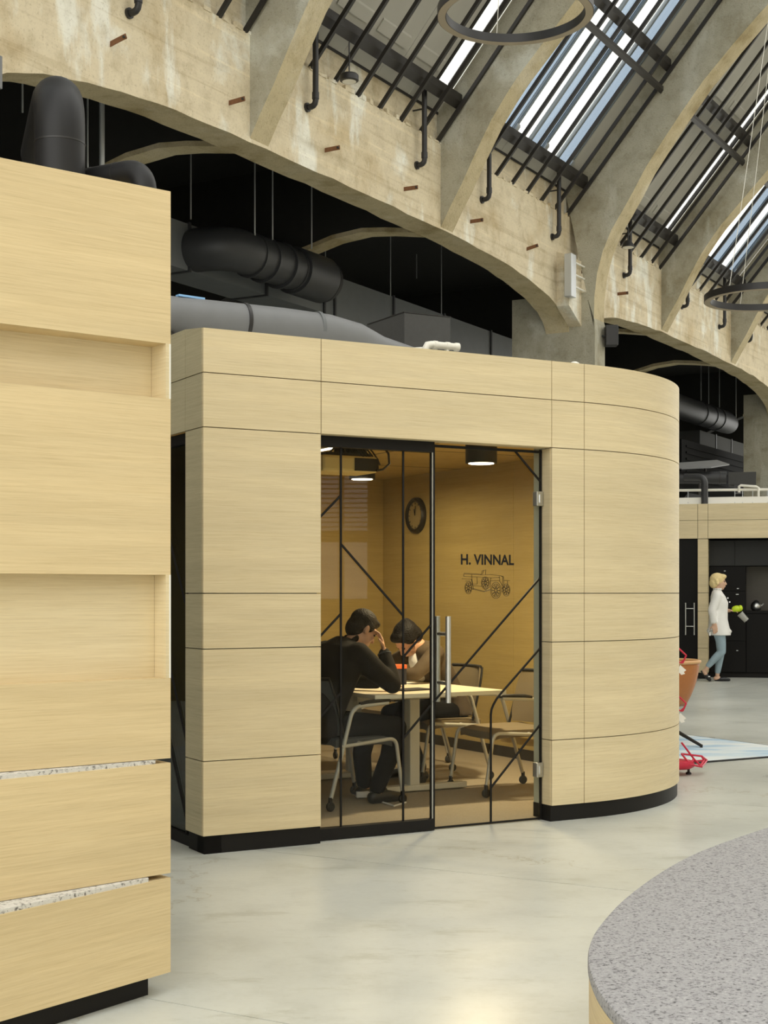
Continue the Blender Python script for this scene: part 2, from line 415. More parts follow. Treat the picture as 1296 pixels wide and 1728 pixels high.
# broken plaster along the top ledge
crumb = MB()
t = 9.0
while t < 36:
    w = random.uniform(.05, .22); hh = random.uniform(.015, .07)
    crumb.cbox(W(-.015, t, LEDGE + hh / 2 - .012), .05, w, hh, -AW + random.uniform(-.2, .2)); t += w + random.uniform(0, .25)
part(wall, 'broken_ledge', crumb, 'concrete_wall', kind='stuff')
part(wall, 'cable_strip', MB().box(W(-.05, ta, 8.10), nv * .012, dv * (tb - ta), UP * .035), 'steel_dark')
for i in (2, 5):
    tt = T(i)
    part(wall, 'pier', MB().prism([W(-1.05, tt, 0), W(.46, tt, 0), W(.46, tt, 5.9), W(.3, tt, 6.4), W(-1.05, tt, 6.4)], dv * PW), 'concrete_rib')
    part(wall, 'haunch', MB().hexa([W(0, tt - .52, 6.10), W(.22, tt - .52, 6.10), W(.22, tt, 5.84), W(0, tt, 5.84), W(0, tt - .52, 7.0), W(.22, tt - .52, 6.92), W(.22, tt, 6.92), W(0, tt, 7.0)]), 'concrete_wall')
# side aisle behind the arches: black painted
mb = MB(); mb.box(W(-6.1, -14, 0), nv * -.1, dv * 72, UP * 7.9)
mb.box(W(-6.2, 57.5, 0), nv * 5.8, dv * .1, UP * 7.9); mb.box(W(-6.2, -14, 0), nv * 5.8, dv * .1, UP * 7.9)  # end walls out of view, added to keep sky light out of the aisle
struct('wall_back', mb, 'black_paint', label='black painted rear wall and added end walls of the side aisle')
mb = MB().box(W(-6.2, -14, 7.75), nv * 5.8, dv * 72, UP * .1)
aisle = struct('ceiling_aisle', mb, 'black_paint', label='black painted ceiling of the side aisle behind the arches')
TR = [(-.40, 6.50), (-.9, 6.58), (-1.3, 6.62), (-1.8, 6.58), (-2.4, 6.44), (-3.2, 6.15), (-4.2, 5.7), (-5.2, 5.0), (-6.1, 4.0)]
for i in range(-2, 8):
    if i in (-1, 2, 5): continue
    m = MB()
    for (p0, h0), (p1, h1) in zip(TR, TR[1:]):
        m.hexa([W(p0, T(i), h0), W(p1, T(i), h1), W(p1, T(i) + .3, h1), W(p0, T(i) + .3, h0), W(p0, T(i), 7.75), W(p1, T(i), 7.75), W(p1, T(i) + .3, 7.75), W(p0, T(i) + .3, 7.75)])
    o = part(aisle, 'transverse_rib', m, 'black_paint')
    m2 = MB()
    for (p0, h0), (p1, h1) in zip(TR[:5], TR[1:5]):
        m2.hexa([W(p0, T(i) - .01, h0 - .012), W(p1, T(i) - .01, h1 - .012), W(p1, T(i) + .31, h1 - .012), W(p0, T(i) + .31, h0 - .012), W(p0, T(i) - .01, h0 + .05), W(p1, T(i) - .01, h1 + .05), W(p1, T(i) + .31, h1 + .05), W(p0, T(i) + .31, h0 + .05)])
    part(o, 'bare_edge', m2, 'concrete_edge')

# ------------------------------------------------------------------ roof: concrete ribs, rafters, purlins, panels, skylights
def roof_h(p, v=0): return LEDGE + SLOPE * p + v
ceil = thing('ceiling', (0, 0, 0), 'steep hall roof on curved concrete ribs with dark steel rafters', kind='structure')
PMAX = 6.5
RIB = [(0, 6.52), (.15, 6.79), (.33, 7.08), (.54, 7.47), (.79, 7.90), (1.01, 8.20), (1.17, 8.40), (1.42, 8.66), (1.85, 9.10), (2.3, 9.56), (2.75, 10.02), (3.2, 10.45), (4, 11.15), (5.2, 12.05), (6.5, 12.9)]
RIBP = [(.44, 5.8), (.45, 6.3), (.50, 6.7), (.60, 7.05), (.75, 7.38), (.95, 7.68), (1.14, 7.98), (1.34, 8.32), (1.62, 8.70), (1.95, 9.13), (2.3, 9.56), (2.75, 10.02), (3.2, 10.45), (4, 11.15), (5.2, 12.05), (6.5, 12.9)]
def make_rib(i, right=False):
    pier = i in (2, 5)
    prof = RIBP if pier else RIB; w = PW if pier else .36
    bm = bmesh.new(); me = bpy.data.meshes.new('rib')
    vs = []
    mats = []
    ext = [(-.07, 8.12)] + [(p, roof_h(p, VPAN)) for p, h in prof[1:]]
    f = []
    V = []
    for (p, h), (q, g) in zip(prof, ext):
        P = (lambda a, b, c: W(19.5 - a, b, c)) if right else W
        V += [P(p, T(i), h), P(p, T(i) + w, h), P(q, T(i), g), P(q, T(i) + w, g)]
    for k in range(len(prof) - 1):
        a, b = 4 * k, 4 * k + 4
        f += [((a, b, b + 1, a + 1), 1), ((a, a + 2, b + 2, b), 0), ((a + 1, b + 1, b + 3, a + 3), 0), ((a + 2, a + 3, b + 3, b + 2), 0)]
    f.append(((0, 1, 3, 2), 0)); e = 4 * (len(prof) - 1); f.append(((e, e + 2, e + 3, e + 1), 0))
    me.from_pydata([tuple(v) for v in V], [], [x for x, _ in f])
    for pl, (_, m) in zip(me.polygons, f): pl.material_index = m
    mi = [m for _, m in f]
    bm.from_mesh(me); bmesh.ops.recalc_face_normals(bm, faces=bm.faces); bm.to_mesh(me); bm.free()
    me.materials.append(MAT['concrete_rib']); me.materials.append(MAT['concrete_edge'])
    o = bpy.data.objects.new('rib', me); COL.objects.link(o); o.parent = ceil
    return o
for i in range(-4, 9): make_rib(i)
def slope_bar(m, t0, t1, p0, p1, v0, v1):
    m.hexa([W(p0, t0, roof_h(p0, v0)), W(p1, t0, roof_h(p1, v0)), W(p1, t1, roof_h(p1, v0)), W(p0, t1, roof_h(p0, v0)),
            W(p0, t0, roof_h(p0, v1)), W(p1, t0, roof_h(p1, v1)), W(p1, t1, roof_h(p1, v1)), W(p0, t1, roof_h(p0, v1))])
raf = [.72, 1.27, 1.82, 2.37, 2.92, 3.48, 4.03, 4.52]
mb = MB(); slope_bar(mb, 0, .045, -.04, PMAX, -.01, .07)
r0 = None
for i in range(-4, 8):
    for q in raf:
        if r0 is None:
            r0 = part(ceil, 'rafter', mb, 'steel_dark'); r = r0
        else:
            r = r0.copy(); COL.objects.link(r)
        r.location = dv * (T(i) + q - .03)
for i in range(-4, 8):
    a, b = T(i) + (PW if i in (-4, -1, 2, 5) else .36), T(i + 1)
    for p, v0, v1, w in ((.30, .12, .23, .075), (1.74, .12, .23, .07), (3.4, .08, .19, .07), (5.0, .08, .19, .07)):
        m = MB(); slope_bar(m, a, b, p - w / 2, p + w / 2, v0, v1); part(ceil, 'purlin', m, 'steel_dark')
    m = MB(); slope_bar(m, a, b, 1.60, 1.645, -.09, -.03); part(ceil, 'tie_bar', m, 'steel_dark')
wide = [(.50, .95, 1), (1.0, 1.55, 0), (1.6, 1.96, 1), (2.03, 2.58, 0), (2.62, 3.05, 1), (3.11, 3.62, 0), (3.70, 4.09, 1)]
strip = [(4.14, 4.46, 0)]
rows = [(-.06, .17), (.17, 1.62), (1.62, 3.40), (3.40, 5.0), (5.0, PMAX)]
win = 0
for i in range(-4, 8):
    iswide = (i % 2 == 1)
    lo, hi = T(i) + (PW if i in (-4, -1, 2, 5) else .36), T(i + 1)
    panes = wide if iswide else strip
    gs, ge = T(i) + panes[0][0], T(i) + panes[-1][1]
    # grey panels: under the first purlin all across, above it only beside the glazing
    def panel(a, b, p0, p1):
        if b - a < .05: return
        m = MB(); slope_bar(m, a + .006, b - .006, p0 + .004, p1 - .004, VPAN, VPAN + .06); part(ceil, 'roof_panel', m, 'roof_panel')
    ncol = 5
    for j in range(ncol): panel(lo + (hi - lo) * j / ncol, lo + (hi - lo) * (j + 1) / ncol, *rows[0])
    for p0, p1 in rows[1:]:
        nc = 1 if iswide else 4
        for j in range(nc): panel(lo + (gs - lo) * j / nc, lo + (gs - lo) * (j + 1) / nc, p0, p1)
        panel(ge, hi, p0, p1)
        if not iswide:
            for j in range(4):
                a = lo + (gs - lo) * j / 4; w4 = (gs - lo) / 4
                m = MB(); slope_bar(m, a + .12 * w4, a + .88 * w4, p0 + .1, p0 + .2, VPAN - .03, VPAN); part(ceil, 'panel_batten', m, 'roof_panel')
    win += 1
    wn = thing('window_%d' % win, W(.3, T(i) + 2.3, roof_h(.3, VPAN)), 'sloping skylight between concrete ribs of the roof', kind='structure')
    for p0, p1 in rows[1:]:
        for a, b, blue in panes:
            m = MB(); slope_bar(m, T(i) + a, T(i) + b, p0, p1, VPAN + .02, VPAN + .03)
            part(wn, 'pane', m, 'sky_glass_blue' if blue else 'sky_glass')
    ed = sorted(set([panes[0][0] - .03] + [(panes[k][1] + panes[k + 1][0]) / 2 for k in range(len(panes) - 1)] + [panes[-1][1] + .03]))
    for q in ed:
        m = MB(); slope_bar(m, T(i) + q - .025, T(i) + q + .025, rows[1][0] - .02, PMAX, VPAN - .03, VPAN + .05)
        part(wn, 'glazing_bar', m, 'steel_blue' if iswide else 'steel_dark')
    if iswide:
        for q in ed[1::2]:
            m = MB(); slope_bar(m, T(i) + q - .05, T(i) + q + .05, .20, .28, VPAN - .08, VPAN - .04); part(wn, 'clip', m, 'galvanised')
# far side of the hall: plain wall with tall windows and a glazed roof slope, behind and to the right of the viewer
PR = 19.5
wr = MB()
wins = []
t = -13.0
edges = [-14.0]
t = 5.85 - 4.58288 * 4
while t < 56: wins.append((t, t + .78)); t += 4.58288
prev = -14.0
for a, b in wins:
    wr.box(W(PR, prev, 0), nv * .4, dv * (a - prev), UP * LEDGE)
    wr.box(W(PR, a, 0), nv * .4, dv * (b - a), UP * 1.3); wr.box(W(PR, a, 2.2), nv * .4, dv * (b - a), UP * .17); wr.box(W(PR, a, 3.25), nv * .4, dv * (b - a), UP * (LEDGE - 3.25))
    prev = b
wright = struct('wall_right', wr, 'concrete_wall', label='concrete wall with tall windows on the far side')
for a, b in wins:      # slatted blinds in the window openings
    m = MB()
    for k in range(11): m.box(W(PR + .1, a, 2.42 + .075 * k), nv * .03, dv * (b - a), UP * .022)
    part(wright, 'window_blind', m, 'white_paint')
    part(wright, 'window_mullion', MB().box(W(PR + .1, (a + b) / 2 - .02, 1.3), nv * .05, dv * .04, UP * 1.95), 'white_paint')
for i in range(-4, 9):
    part(ceil, 'rib', MB().prism([W(PR - p, T(i), roof_h(p, VPAN)) for p in (0, PMAX)] + [W(PR - p, T(i), h) for p, h in reversed(RIB)], dv * .36), 'concrete_rib')
for i in range(-4, 8, 2):
    part(ceil, 'roof_panel', MB().hexa([W(PR, T(i) + .4, 7.7), W(PR - PMAX, T(i) + .4, 15.3), W(PR - PMAX, T(i + 1), 15.3), W(PR, T(i + 1), 7.7), W(PR, T(i) + .4, 7.8), W(PR - PMAX, T(i) + .4, 15.4), W(PR - PMAX, T(i + 1), 15.4), W(PR, T(i + 1), 7.8)]), 'roof_panel')

# ------------------------------------------------------------------ fittings on the arcade wall
DR = [(11.23, 8.3), (14.48, 8.2), (17.19, 8.38), (19.18, 7.86), (21.76, 8.38), (25.01, 8.2), (28.27, 7.75), (30.76, 8.3), (32.78, 7.75)]
for k, (t, top) in enumerate(DR):
    b = 7.2 - .012 * (k > 4) * (k - 4)
    th = thing('drainpipe', W(.06, t, b), '%s black drainpipe from the left along the top of the arcade wall' % ORD[k], 'pipe', 'black drainpipes on the arcade wall')
    pth = [W(0, t, b), W(.07, t, b)] + [W(.07 + .06 * math.sin(a), t, b + .06 - .06 * math.cos(a)) for a in (R(30), R(60), R(90))] + [W(.13, t, top)]
    part(th, 'pipe', MB().tube(pth, .036, 12), 'black_metal', smooth=50)
    part(th, 'wall_flange', MB().lathe(W(0, t, b), [(.055, 0), (.055, .03)], 14, nv), 'black_metal', smooth=40)
    part(th, 'socket', MB().tube([W(.13, t, b + .08), W(.13, t, b + .16)], .043, 12), 'black_metal', smooth=50)
    if top > 8: part(th, 'clamp', MB().tube([W(-.05, t, 7.95), W(.13, t, 7.95)], .012, 8), 'black_metal')
for k in range(8):
    t = 10.95 + 1.965 * k
    th = thing('rusty_bracket', W(0, t, 6.8), '%s rusty iron bracket from the left on the arcade wall' % ORD[k], 'bracket', 'rusty brackets on the arcade wall')
    a = R((18, 8, 4, 2, 3, 14, 6, 2)[k])
    ex = (nv * .985 + dv * .17).normalized(); ex = ex * math.cos(a) + UP * math.sin(a); ez = ex.cross(dv).normalized()
    if ez.z < 0: ez = -ez
    part(th, 'plate', MB().box(W(-.02, t, 6.77), ex * .22, dv * .012, ez * .055), 'rust', bevel=.004)
    part(th, 'bolt', MB().lathe(W(0, t, 6.77) + ex * .18 + ez * .0275 - dv * .012, [(.014, 0), (.014, .04)], 10, dv), 'steel_dark')
th = thing('pendant_floodlight', W(.28, 15.0, 7.62), 'small round black floodlight hanging from a rafter', 'lamp')
c = W(.28, 15.0, 7.62)
part(th, 'housing', MB().lathe(c, [(.10, 0), (.115, .01), (.115, .075), (.10, .09)], 24), 'black_metal', smooth=40)
part(th, 'lens', MB().lathe(c - UP * .004, [(.085, 0), (.085, .006)], 24), 'white_paint', smooth=40)
part(th, 'rod', MB().tube([c + UP * .08, c + UP * .48], .008, 8), 'black_metal')
th = thing('floodlight', W(.2, 24.72, 7.6), 'small dark floodlight clamped at the third concrete rib foot', 'lamp')
c = W(.2, 24.72, 7.62); part(th, 'housing', MB().lathe(c, [(.12, 0), (.10, .05), (.05, .12)], 20), 'black_metal', smooth=40); part(th, 'lens', MB().lathe(c - UP * .01, [(.10, 0), (.10, .01)], 20), 'white_paint')
part(th, 'bracket', MB().tube([c + UP * .1, c + UP * .35], .014, 8), 'black_metal')
th = thing('cable_box', W(.28, 21.95, 6.25), 'tall pale grey cable box with three conduits on the pier', 'electrical box')
part(th, 'case', MB().box(W(.19, 21.83, 6.22), nv * .13, dv * .2, UP * .70), 'galvanised', bevel=.008)
for h in (6.42, 6.62, 6.82): part(th, 'conduit', MB().tube([W(.27, 22.03, h), W(.27, 22.5, h - .0)], .016, 8), 'white_paint')
th = thing('loudspeaker', W(.55, 22.9, 5.55), 'black loudspeaker cabinet fixed to the pier above the curved wall', 'loudspeaker')
part(th, 'cabinet', MB().cbox(W(.60, 22.86, 5.70), .20, .22, .34, -AW + .5), 'black_metal', bevel=.01)
part(th, 'grille', MB().cbox(W(.60, 22.86, 5.70) + Vector((math.sin(AW - .5) * 0 + .105 * math.cos(-AW + .5), .105 * math.sin(-AW + .5), 0)), .012, .20, .31, -AW + .5), 'duct_dark')
part(th, 'bracket', MB().tube([W(.45, 22.8, 5.7), W(.60, 22.86, 5.7)], .02, 8), 'black_metal')
th = thing('loudspeaker', W(.12, 9.05, 5.8), 'grey cabinet at the upper left corner under the arch', 'loudspeaker')
part(th, 'cabinet', MB().box(W(.02, 8.85, 5.80), nv * .24, dv * .40, UP * .29), 'duct_mid', bevel=.008)
part(th, 'bracket', MB().box(W(-.2, 9.0, 5.92), nv * .25, dv * .05, UP * .05), 'steel_dark')

# ring lamps
def ring_lamp(c, rad, label, top):
    c = Vector(c); th = thing('ring_lamp', c, label, 'lamp', 'black ring lamps under the roof')
    w, hgt, N = .085, .085, 72
    pr = [(rad, 0), (rad, hgt), (rad - w, hgt), (rad - w, 0)]
    def ringmesh(prof):
        m = MB(); k = len(prof)
        m.add([c + Vector((r * math.cos(2 * math.pi * j / N), r * math.sin(2 * math.pi * j / N), h)) for j in range(N) for r, h in prof],
              [(j * k + q, j * k + (q + 1) % k, ((j + 1) % N) * k + (q + 1) % k, ((j + 1) % N) * k + q) for j in range(N) for q in range(k)]); return m
    part(th, 'rim', ringmesh(pr), 'black_metal', smooth=40)
    part(th, 'diffuser', ringmesh([(rad - .006, -.004), (rad - .006, .01), (rad - w + .006, .01), (rad - w + .006, -.004)]), 'ring_diffuser', smooth=40)
    for a in (R(100), R(220), R(340)):
        q = c + Vector(((rad - w / 2) * math.cos(a), (rad - w / 2) * math.sin(a), hgt))
        part(th, 'wire', MB().tube([q, Vector(top)], .004, 5), 'white_paint')
ring_lamp((1.27, 14.0, 6.985), .755, 'large black ring lamp at the top of the picture', (1.35, 14.0, 11.5))
ring_lamp((4.98, 19.0, 5.24), .76, 'black ring lamp hanging lower at the right edge', (5.5, 19.0, 12.0))

# ------------------------------------------------------------------ meeting room clad in oak panels
HS = [.096, .498, 1.098, 1.396, 2.285, 2.577, 2.817]       # heights of the panel joints
G = .005
UD0, UD1, UC = .7056, 2.2796, 2.526                        # door opening and start of the curve
RC = 1.656; UR = UC + RC                                    # curved corner
DEEP, UIN, HCEIL = 5.25, 3.95, 2.5
room = thing('meeting_room', B(2.0, 2.5, 0), 'freestanding oak-clad meeting room with a curved corner and glass front', 'meeting room')
def bx(u0, u1, r0, r1, h0, h1): return MB().box(B(u0, r0, h0), fv * (u1 - u0), sv * (r1 - r0), UP * (h1 - h0))
TP = .018
def front_panel(u0, u1, h0, h1): part(room, 'panel', bx(u0 + G / 2, u1 - G / 2, 0, TP, h0 + G / 2, h1 - G / 2), 'oak')
for h0, h1 in zip(HS, HS[1:]):
    front_panel(0, UD0, h0, h1); front_panel(UD1, UC, h0, h1)
    if h0 >= 2.28: front_panel(UD0, UD1, h0, h1)
    # curved panel and the straight flank after it
    m = MB(); N = 40; ring = []
    for k in range(N + 1):
        a = math.pi / 2 * k / N
        ring.append((UC + RC * math.sin(a) + (G / 2 if k == 0 else 0), RC - RC * math.cos(a), UC + (RC - TP) * math.sin(a) + (G / 2 if k == 0 else 0), RC - (RC - TP) * math.cos(a)))
    rows4 = [[B(o[0], o[1], h0 + G / 2), B(o[0], o[1], h1 - G / 2), B(o[2], o[3], h1 - G / 2), B(o[2], o[3], h0 + G / 2)] for o in ring]
    V = [p for r in rows4 for p in r]; F = []
    for k in range(N):
        for q in range(4): F.append((4 * k + q, 4 * k + (q + 1) % 4, 4 * k + 4 + (q + 1) % 4, 4 * k + 4 + q))
    F += [(0, 1, 2, 3), (4 * N + 3, 4 * N + 2, 4 * N + 1, 4 * N)]
    part(room, 'panel', m.add(V, F), 'oak', smooth=40)
    part(room, 'panel', bx(UR - TP, UR, RC + G, DEEP, h0 + G / 2, h1 - G / 2), 'oak')
    # left flank: narrow panel beside the corner, header panels over the side glazing
    if h0 < 2.28:
        part(room, 'panel', bx(0, TP, TP + .002, .253, h0 + G / 2, h1 - G / 2), 'oak_shaded')
    else:
        for r0, r1 in ((TP + .002, .253), (.253 + G, 1.9), (1.9 + G, 3.6), (3.6 + G, DEEP)):
            rise = (lambda r: min(.055, .118 * r)) if h1 > 2.8 else (lambda r: 0)
            a, b = B(0, r0, 0), B(0, r1, 0)
            part(room, 'panel', MB().hexa([B(0, r0, h0 + G / 2), B(TP, r0, h0 + G / 2), B(TP, r1, h0 + G / 2), B(0, r1, h0 + G / 2),
                 B(0, r0, h1 - G / 2 + rise(r0)), B(TP, r0, h1 - G / 2 + rise(r0)), B(TP, r1, h1 - G / 2 + rise(r1)), B(0, r1, h1 - G / 2 + rise(r1))]), 'oak_shaded')
# dark carcass behind the panel joints, and the reveal linings
part(room, 'carcass', bx(TP, UD0 - TP, TP + .001, .10, .09, 2.80), 'joint_dark')
part(room, 'carcass', bx(TP, .10, TP + .001, .25, .09, 2.28), 'joint_dark')
part(room, 'carcass', bx(UD1 + TP, UC, TP + .001, .10, .09, 2.80), 'joint_dark')
part(room, 'carcass', bx(UD0 - .02, UD1 + TP, TP + .001, .10, 2.285 + TP, 2.80), 'joint_dark')
m = MB(); ring = [(UC + (RC - TP - .002) * math.sin(math.pi / 2 * k / 24), RC - (RC - TP - .002) * math.cos(math.pi / 2 * k / 24)) for k in range(25)]
m.sheet([[B(u, r, .09) for u, r in ring], [B(u, r, 2.80) for u, r in ring]]); part(room, 'carcass', m, 'joint_dark')
part(room, 'carcass', bx(TP + .001, .06, .253, DEEP, 2.30, 2.80), 'joint_dark')
for h0, h1 in zip(HS[:4], HS[1:5]):
    part(room, 'reveal_panel', bx(UD1, UD1 + TP, TP, .13, h0 + G / 2, h1 - G / 2), 'oak')
    part(room, 'reveal_panel', bx(UD0 - TP, UD0, TP, .13, h0 + G / 2, h1 - G / 2), 'oak')
part(room, 'reveal_panel', bx(UD0, UD1, TP, .12, 2.285 + .001, 2.285 + TP), 'oak')
part(room, 'reveal_panel', bx(TP, .12, .253 - TP, .253, .096, 2.285), 'oak_shaded')
# skirting
KI = .012
part(room, 'skirting', MB().box(B(KI, KI, 0), fv * (UD0 - KI), sv * .10, UP * .094), 'kick_black')
part(room, 'skirting', MB().box(B(KI, KI, 0), fv * .1, sv * (.253 - KI - .02), UP * .093), 'kick_black')
m = MB(); ring = [(UD1, KI), (UC, KI)] + [(UC + (RC - KI) * math.sin(math.pi / 2 * k / 30), RC - (RC - KI) * math.cos(math.pi / 2 * k / 30)) for k in range(1, 31)] + [(UR - KI, DEEP)]
ring2 = [(UD1, .12), (UC, .12)] + [(UC + (RC - .12) * math.sin(math.pi / 2 * k / 30), RC - (RC - .12) * math.cos(math.pi / 2 * k / 30)) for k in range(1, 31)] + [(UR - .12, DEEP)]
rows4 = [[B(*a, 0), B(*a, .094), B(*b, .094), B(*b, 0)] for a, b in zip(ring, ring2)]
V = [p for r in rows4 for p in r]; N = len(rows4) - 1
part(room, 'skirting', m.add(V, [(4 * k + q, 4 * k + (q + 1) % 4, 4 * k + 4 + (q + 1) % 4, 4 * k + 4 + q) for k in range(N) for q in range(4)] + [(0, 1, 2, 3), (4 * N + 3, 4 * N + 2, 4 * N + 1, 4 * N)]), 'kick_black', smooth=40)
# side glazing
part(room, 'side_glazing', bx(.05, .06, .253, DEEP - .2, .06, 2.285), 'side_glass')
sg = part(room, 'side_frame', bx(.03, .08, .253, DEEP - .2, 0, .06), 'kick_black')
part(sg, 'frame_head', bx(.03, .08, .253, DEEP - .2, 2.23, 2.285), 'kick_black')
for r in (.34, 1.5, 2.7, 3.9): part(sg, 'frame_post', bx(.04, .07, r, r + .018, .06, 2.23), 'kick_black')
for (ra, ha), (rb, hb) in (((.34, .55), (.75, 1.2)), ((.34, .12), (.75, .75)), ((.34, 1.3), (.75, 1.9))):
    part(sg, 'glazing_line', MB().tube([B(.045, ra, ha), B(.045, rb, hb)], .007, 6), 'kick_black')
# inside: carpet, ceiling, walls, roof
def plan(ri, rfront, rback, u0):      # outline inside the curved corner
    return [(u0, rback), (u0, rfront), (UC - .1, rfront)] + [(UC + ri * math.sin(math.pi / 2 * k / 20), RC - ri * math.cos(math.pi / 2 * k / 20)) for k in range(1, 21)] + [(UC + ri, rback)]
def slab(ri, rfront, rback, u0, h0, h1): return MB().prism([B(u, r, h0) for u, r in plan(ri, rfront, rback, u0)], UP * (h1 - h0))
part(room, 'carpet', slab(UIN - UC, .13, DEEP - .12, .08, .004, .012), 'carpet')
part(room, 'ceiling_lining', slab(UIN - UC, .13, DEEP - .12, .08, HCEIL, HCEIL + .04), 'ply_yellow')
for q in (1.3, 2.62): part(room, 'ceiling_joint', bx(q, q + .012, .35, DEEP - .1, HCEIL - .002, HCEIL + .001), 'joint_dark')
for q in (2.4, 3.7): part(room, 'ceiling_joint', bx(.1, UIN, q, q + .012, HCEIL - .002, HCEIL + .001), 'joint_dark')
part(room, 'roof', slab(RC - .03, .10, DEEP, .08, 2.70, 2.76), 'white_roof')
ri = UIN - UC; arc = [(UC + q * math.sin(math.pi / 2 * k / 20), RC - q * math.cos(math.pi / 2 * k / 20)) for q in (ri, ri + .02) for k in range(21)]
part(room, 'inner_curved_wall', MB().sheet([[B(u, r, .012) for u, r in arc[:21]], [B(u, r, HCEIL) for u, r in arc[:21]]]), 'ply_yellow', smooth=60)
rs = [RC, 2.86, 4.17, DEEP - .12]
for a, b in zip(rs, rs[1:]): part(room, 'wall_panel', bx(UIN, UIN + .03, a + .002, b - .002, .10, HCEIL), 'ply_yellow')
part(room, 'wall_backing', bx(UIN + .03, UIN + .05, RC, DEEP, 0, 2.69), 'joint_dark')
part(room, 'inner_skirting', bx(UIN - .012, UIN, RC, DEEP - .12, .012, .10), 'clock_rim')
part(room, 'cable_trunking', bx(UIN - .04, UIN, 1.7, 3.0, .20, .24), 'ply_yellow')
us = [.08, 1.4, 2.7, UIN]
for a, b in zip(us, us[1:]): part(room, 'wall_panel', bx(a + .002, b - .002, DEEP - .15, DEEP - .12, .012, HCEIL), 'ply_yellow')
part(room, 'wall_backing', bx(0, UR, DEEP - .12, DEEP, 0, 2.7), 'oak_shaded')
part(room, 'inner_front_wall', bx(2.45, UC + .02, .19, .232, .012, HCEIL), 'ply_yellow')
part(room, 'inner_jamb', bx(2.276, 2.46, .112, .185, .10, 2.33), 'jamb_green')
part(room, 'inner_jamb_foot', bx(2.274, 2.46, .112, .187, .012, .10), 'kitchen_grey')
part(room, 'inner_front_wall', bx(.10, UD0 - .02, .13, .15, .012, HCEIL), 'ply_yellow')
part(room, 'inner_header', bx(UD0 - .1, 2.5, .13, .15, 2.31, HCEIL), 'ply_yellow')

# glass front: fixed leaf and hinged door
RG = .10
def gbar(a, b, w=.0115, r=RG - .006, th=.008):
    a, b = Vector((a[0], 0, a[1])), Vector((b[0], 0, b[1])); dd = (b - a).normalized(); q = Vector((-dd.z, 0, dd.x)) * w / 2
    return MB().prism([B(p.x, r, p.z) for p in (a - q, b - q, b + q, a + q)], sv * th)
fx = part(room, 'fixed_leaf', bx(UD0 + .01, 1.487, RG, RG + .010, .05, 2.26), 'booth_glass')
part(fx, 'bottom_rail', bx(UD0, 1.487, RG - .03, RG + .03, .004, .068), 'kick_black')
part(fx, 'top_rail', bx(UD0, 1.487, RG - .03, RG + .03, 2.225, 2.285), 'kick_black')
part(fx, 'edge_strip', bx(1.477, 1.484, RG - .004, RG + .012, .068, 2.23), 'kick_black'); part(fx, 'edge_seal', bx(1.484, 1.495, RG - .001, RG + .011, .068, 2.25), 'brushed_steel')
lines_fixed = [((.88, .06), (.88, 2.23)), ((1.289, .06), (1.289, 2.23)), ((.72, 1.80), (.88, 1.953)), ((.88, 1.677), (1.289, 1.265)), ((.72, 1.127), (.88, 1.279)),
               ((1.293, 1.027), (1.475, 1.207)), ((.72, .668), (.88, .83)), ((1.293, .553), (1.475, .735))]
for a, b in lines_fixed: part(fx, 'glazing_line', gbar(a, b), 'kick_black')
dr = part(room, 'glass_door', bx(1.495, 2.262, RG, RG + .010, .012, 2.262), 'booth_glass')
for a, b, w in (((1.500, .012), (1.500, 2.262), .010), ((2.268, .012), (2.268, 2.28), .012), ((1.495, 2.266), (2.275, 2.266), .016), ((1.495, .010), (2.275, .010), .012)):
    part(dr, 'edge_strip', gbar(a, b, w, RG - .004, .012), 'kick_black')
for a, b in [((2.077, 2.262), (2.262, 2.086)), ((2.262, 1.491), (1.495, .753)), ((2.262, 1.057), (1.973, .789)), ((2.262, .586), (1.9, .222)), ((1.9, .667), (1.9, .015))]:
    part(dr, 'glazing_line', gbar(a, b), 'kick_black')
cur = [(1.973, .789), (1.942, .757), (1.918, .722), (1.905, .695), (1.9, .66)]
m = MB()
for a, b in zip(cur, cur[1:]):
    g = gbar(a, b); m.add(g.v, g.f)
part(dr, 'glazing_line', m, 'kick_black')
for h in (1.977, .31):
    hg = part(dr, 'hinge', bx(2.225, 2.275, RG - .02, RG + .025, h - .045, h + .045), 'brushed_steel', bevel=.004)
    part(dr, 'hinge_pin', bx(2.245, 2.254, RG - .026, RG - .018, h - .025, h + .025), 'chrome')
for u, r, n in ((1.565, RG - .055, 'outer'), (1.565, RG + .065, 'inner')):
    part(dr, 'pull_handle', MB().tube([B(u, r, .75), B(u, r, 1.26)], .0165, 16), 'brushed_steel', smooth=50, label='long tubular steel pull handle')
for h in (.865, 1.155): part(dr, 'handle_mount', MB().tube([B(1.565, RG - .055, h), B(1.565, RG + .065, h)], .0125, 12), 'chrome', smooth=50)
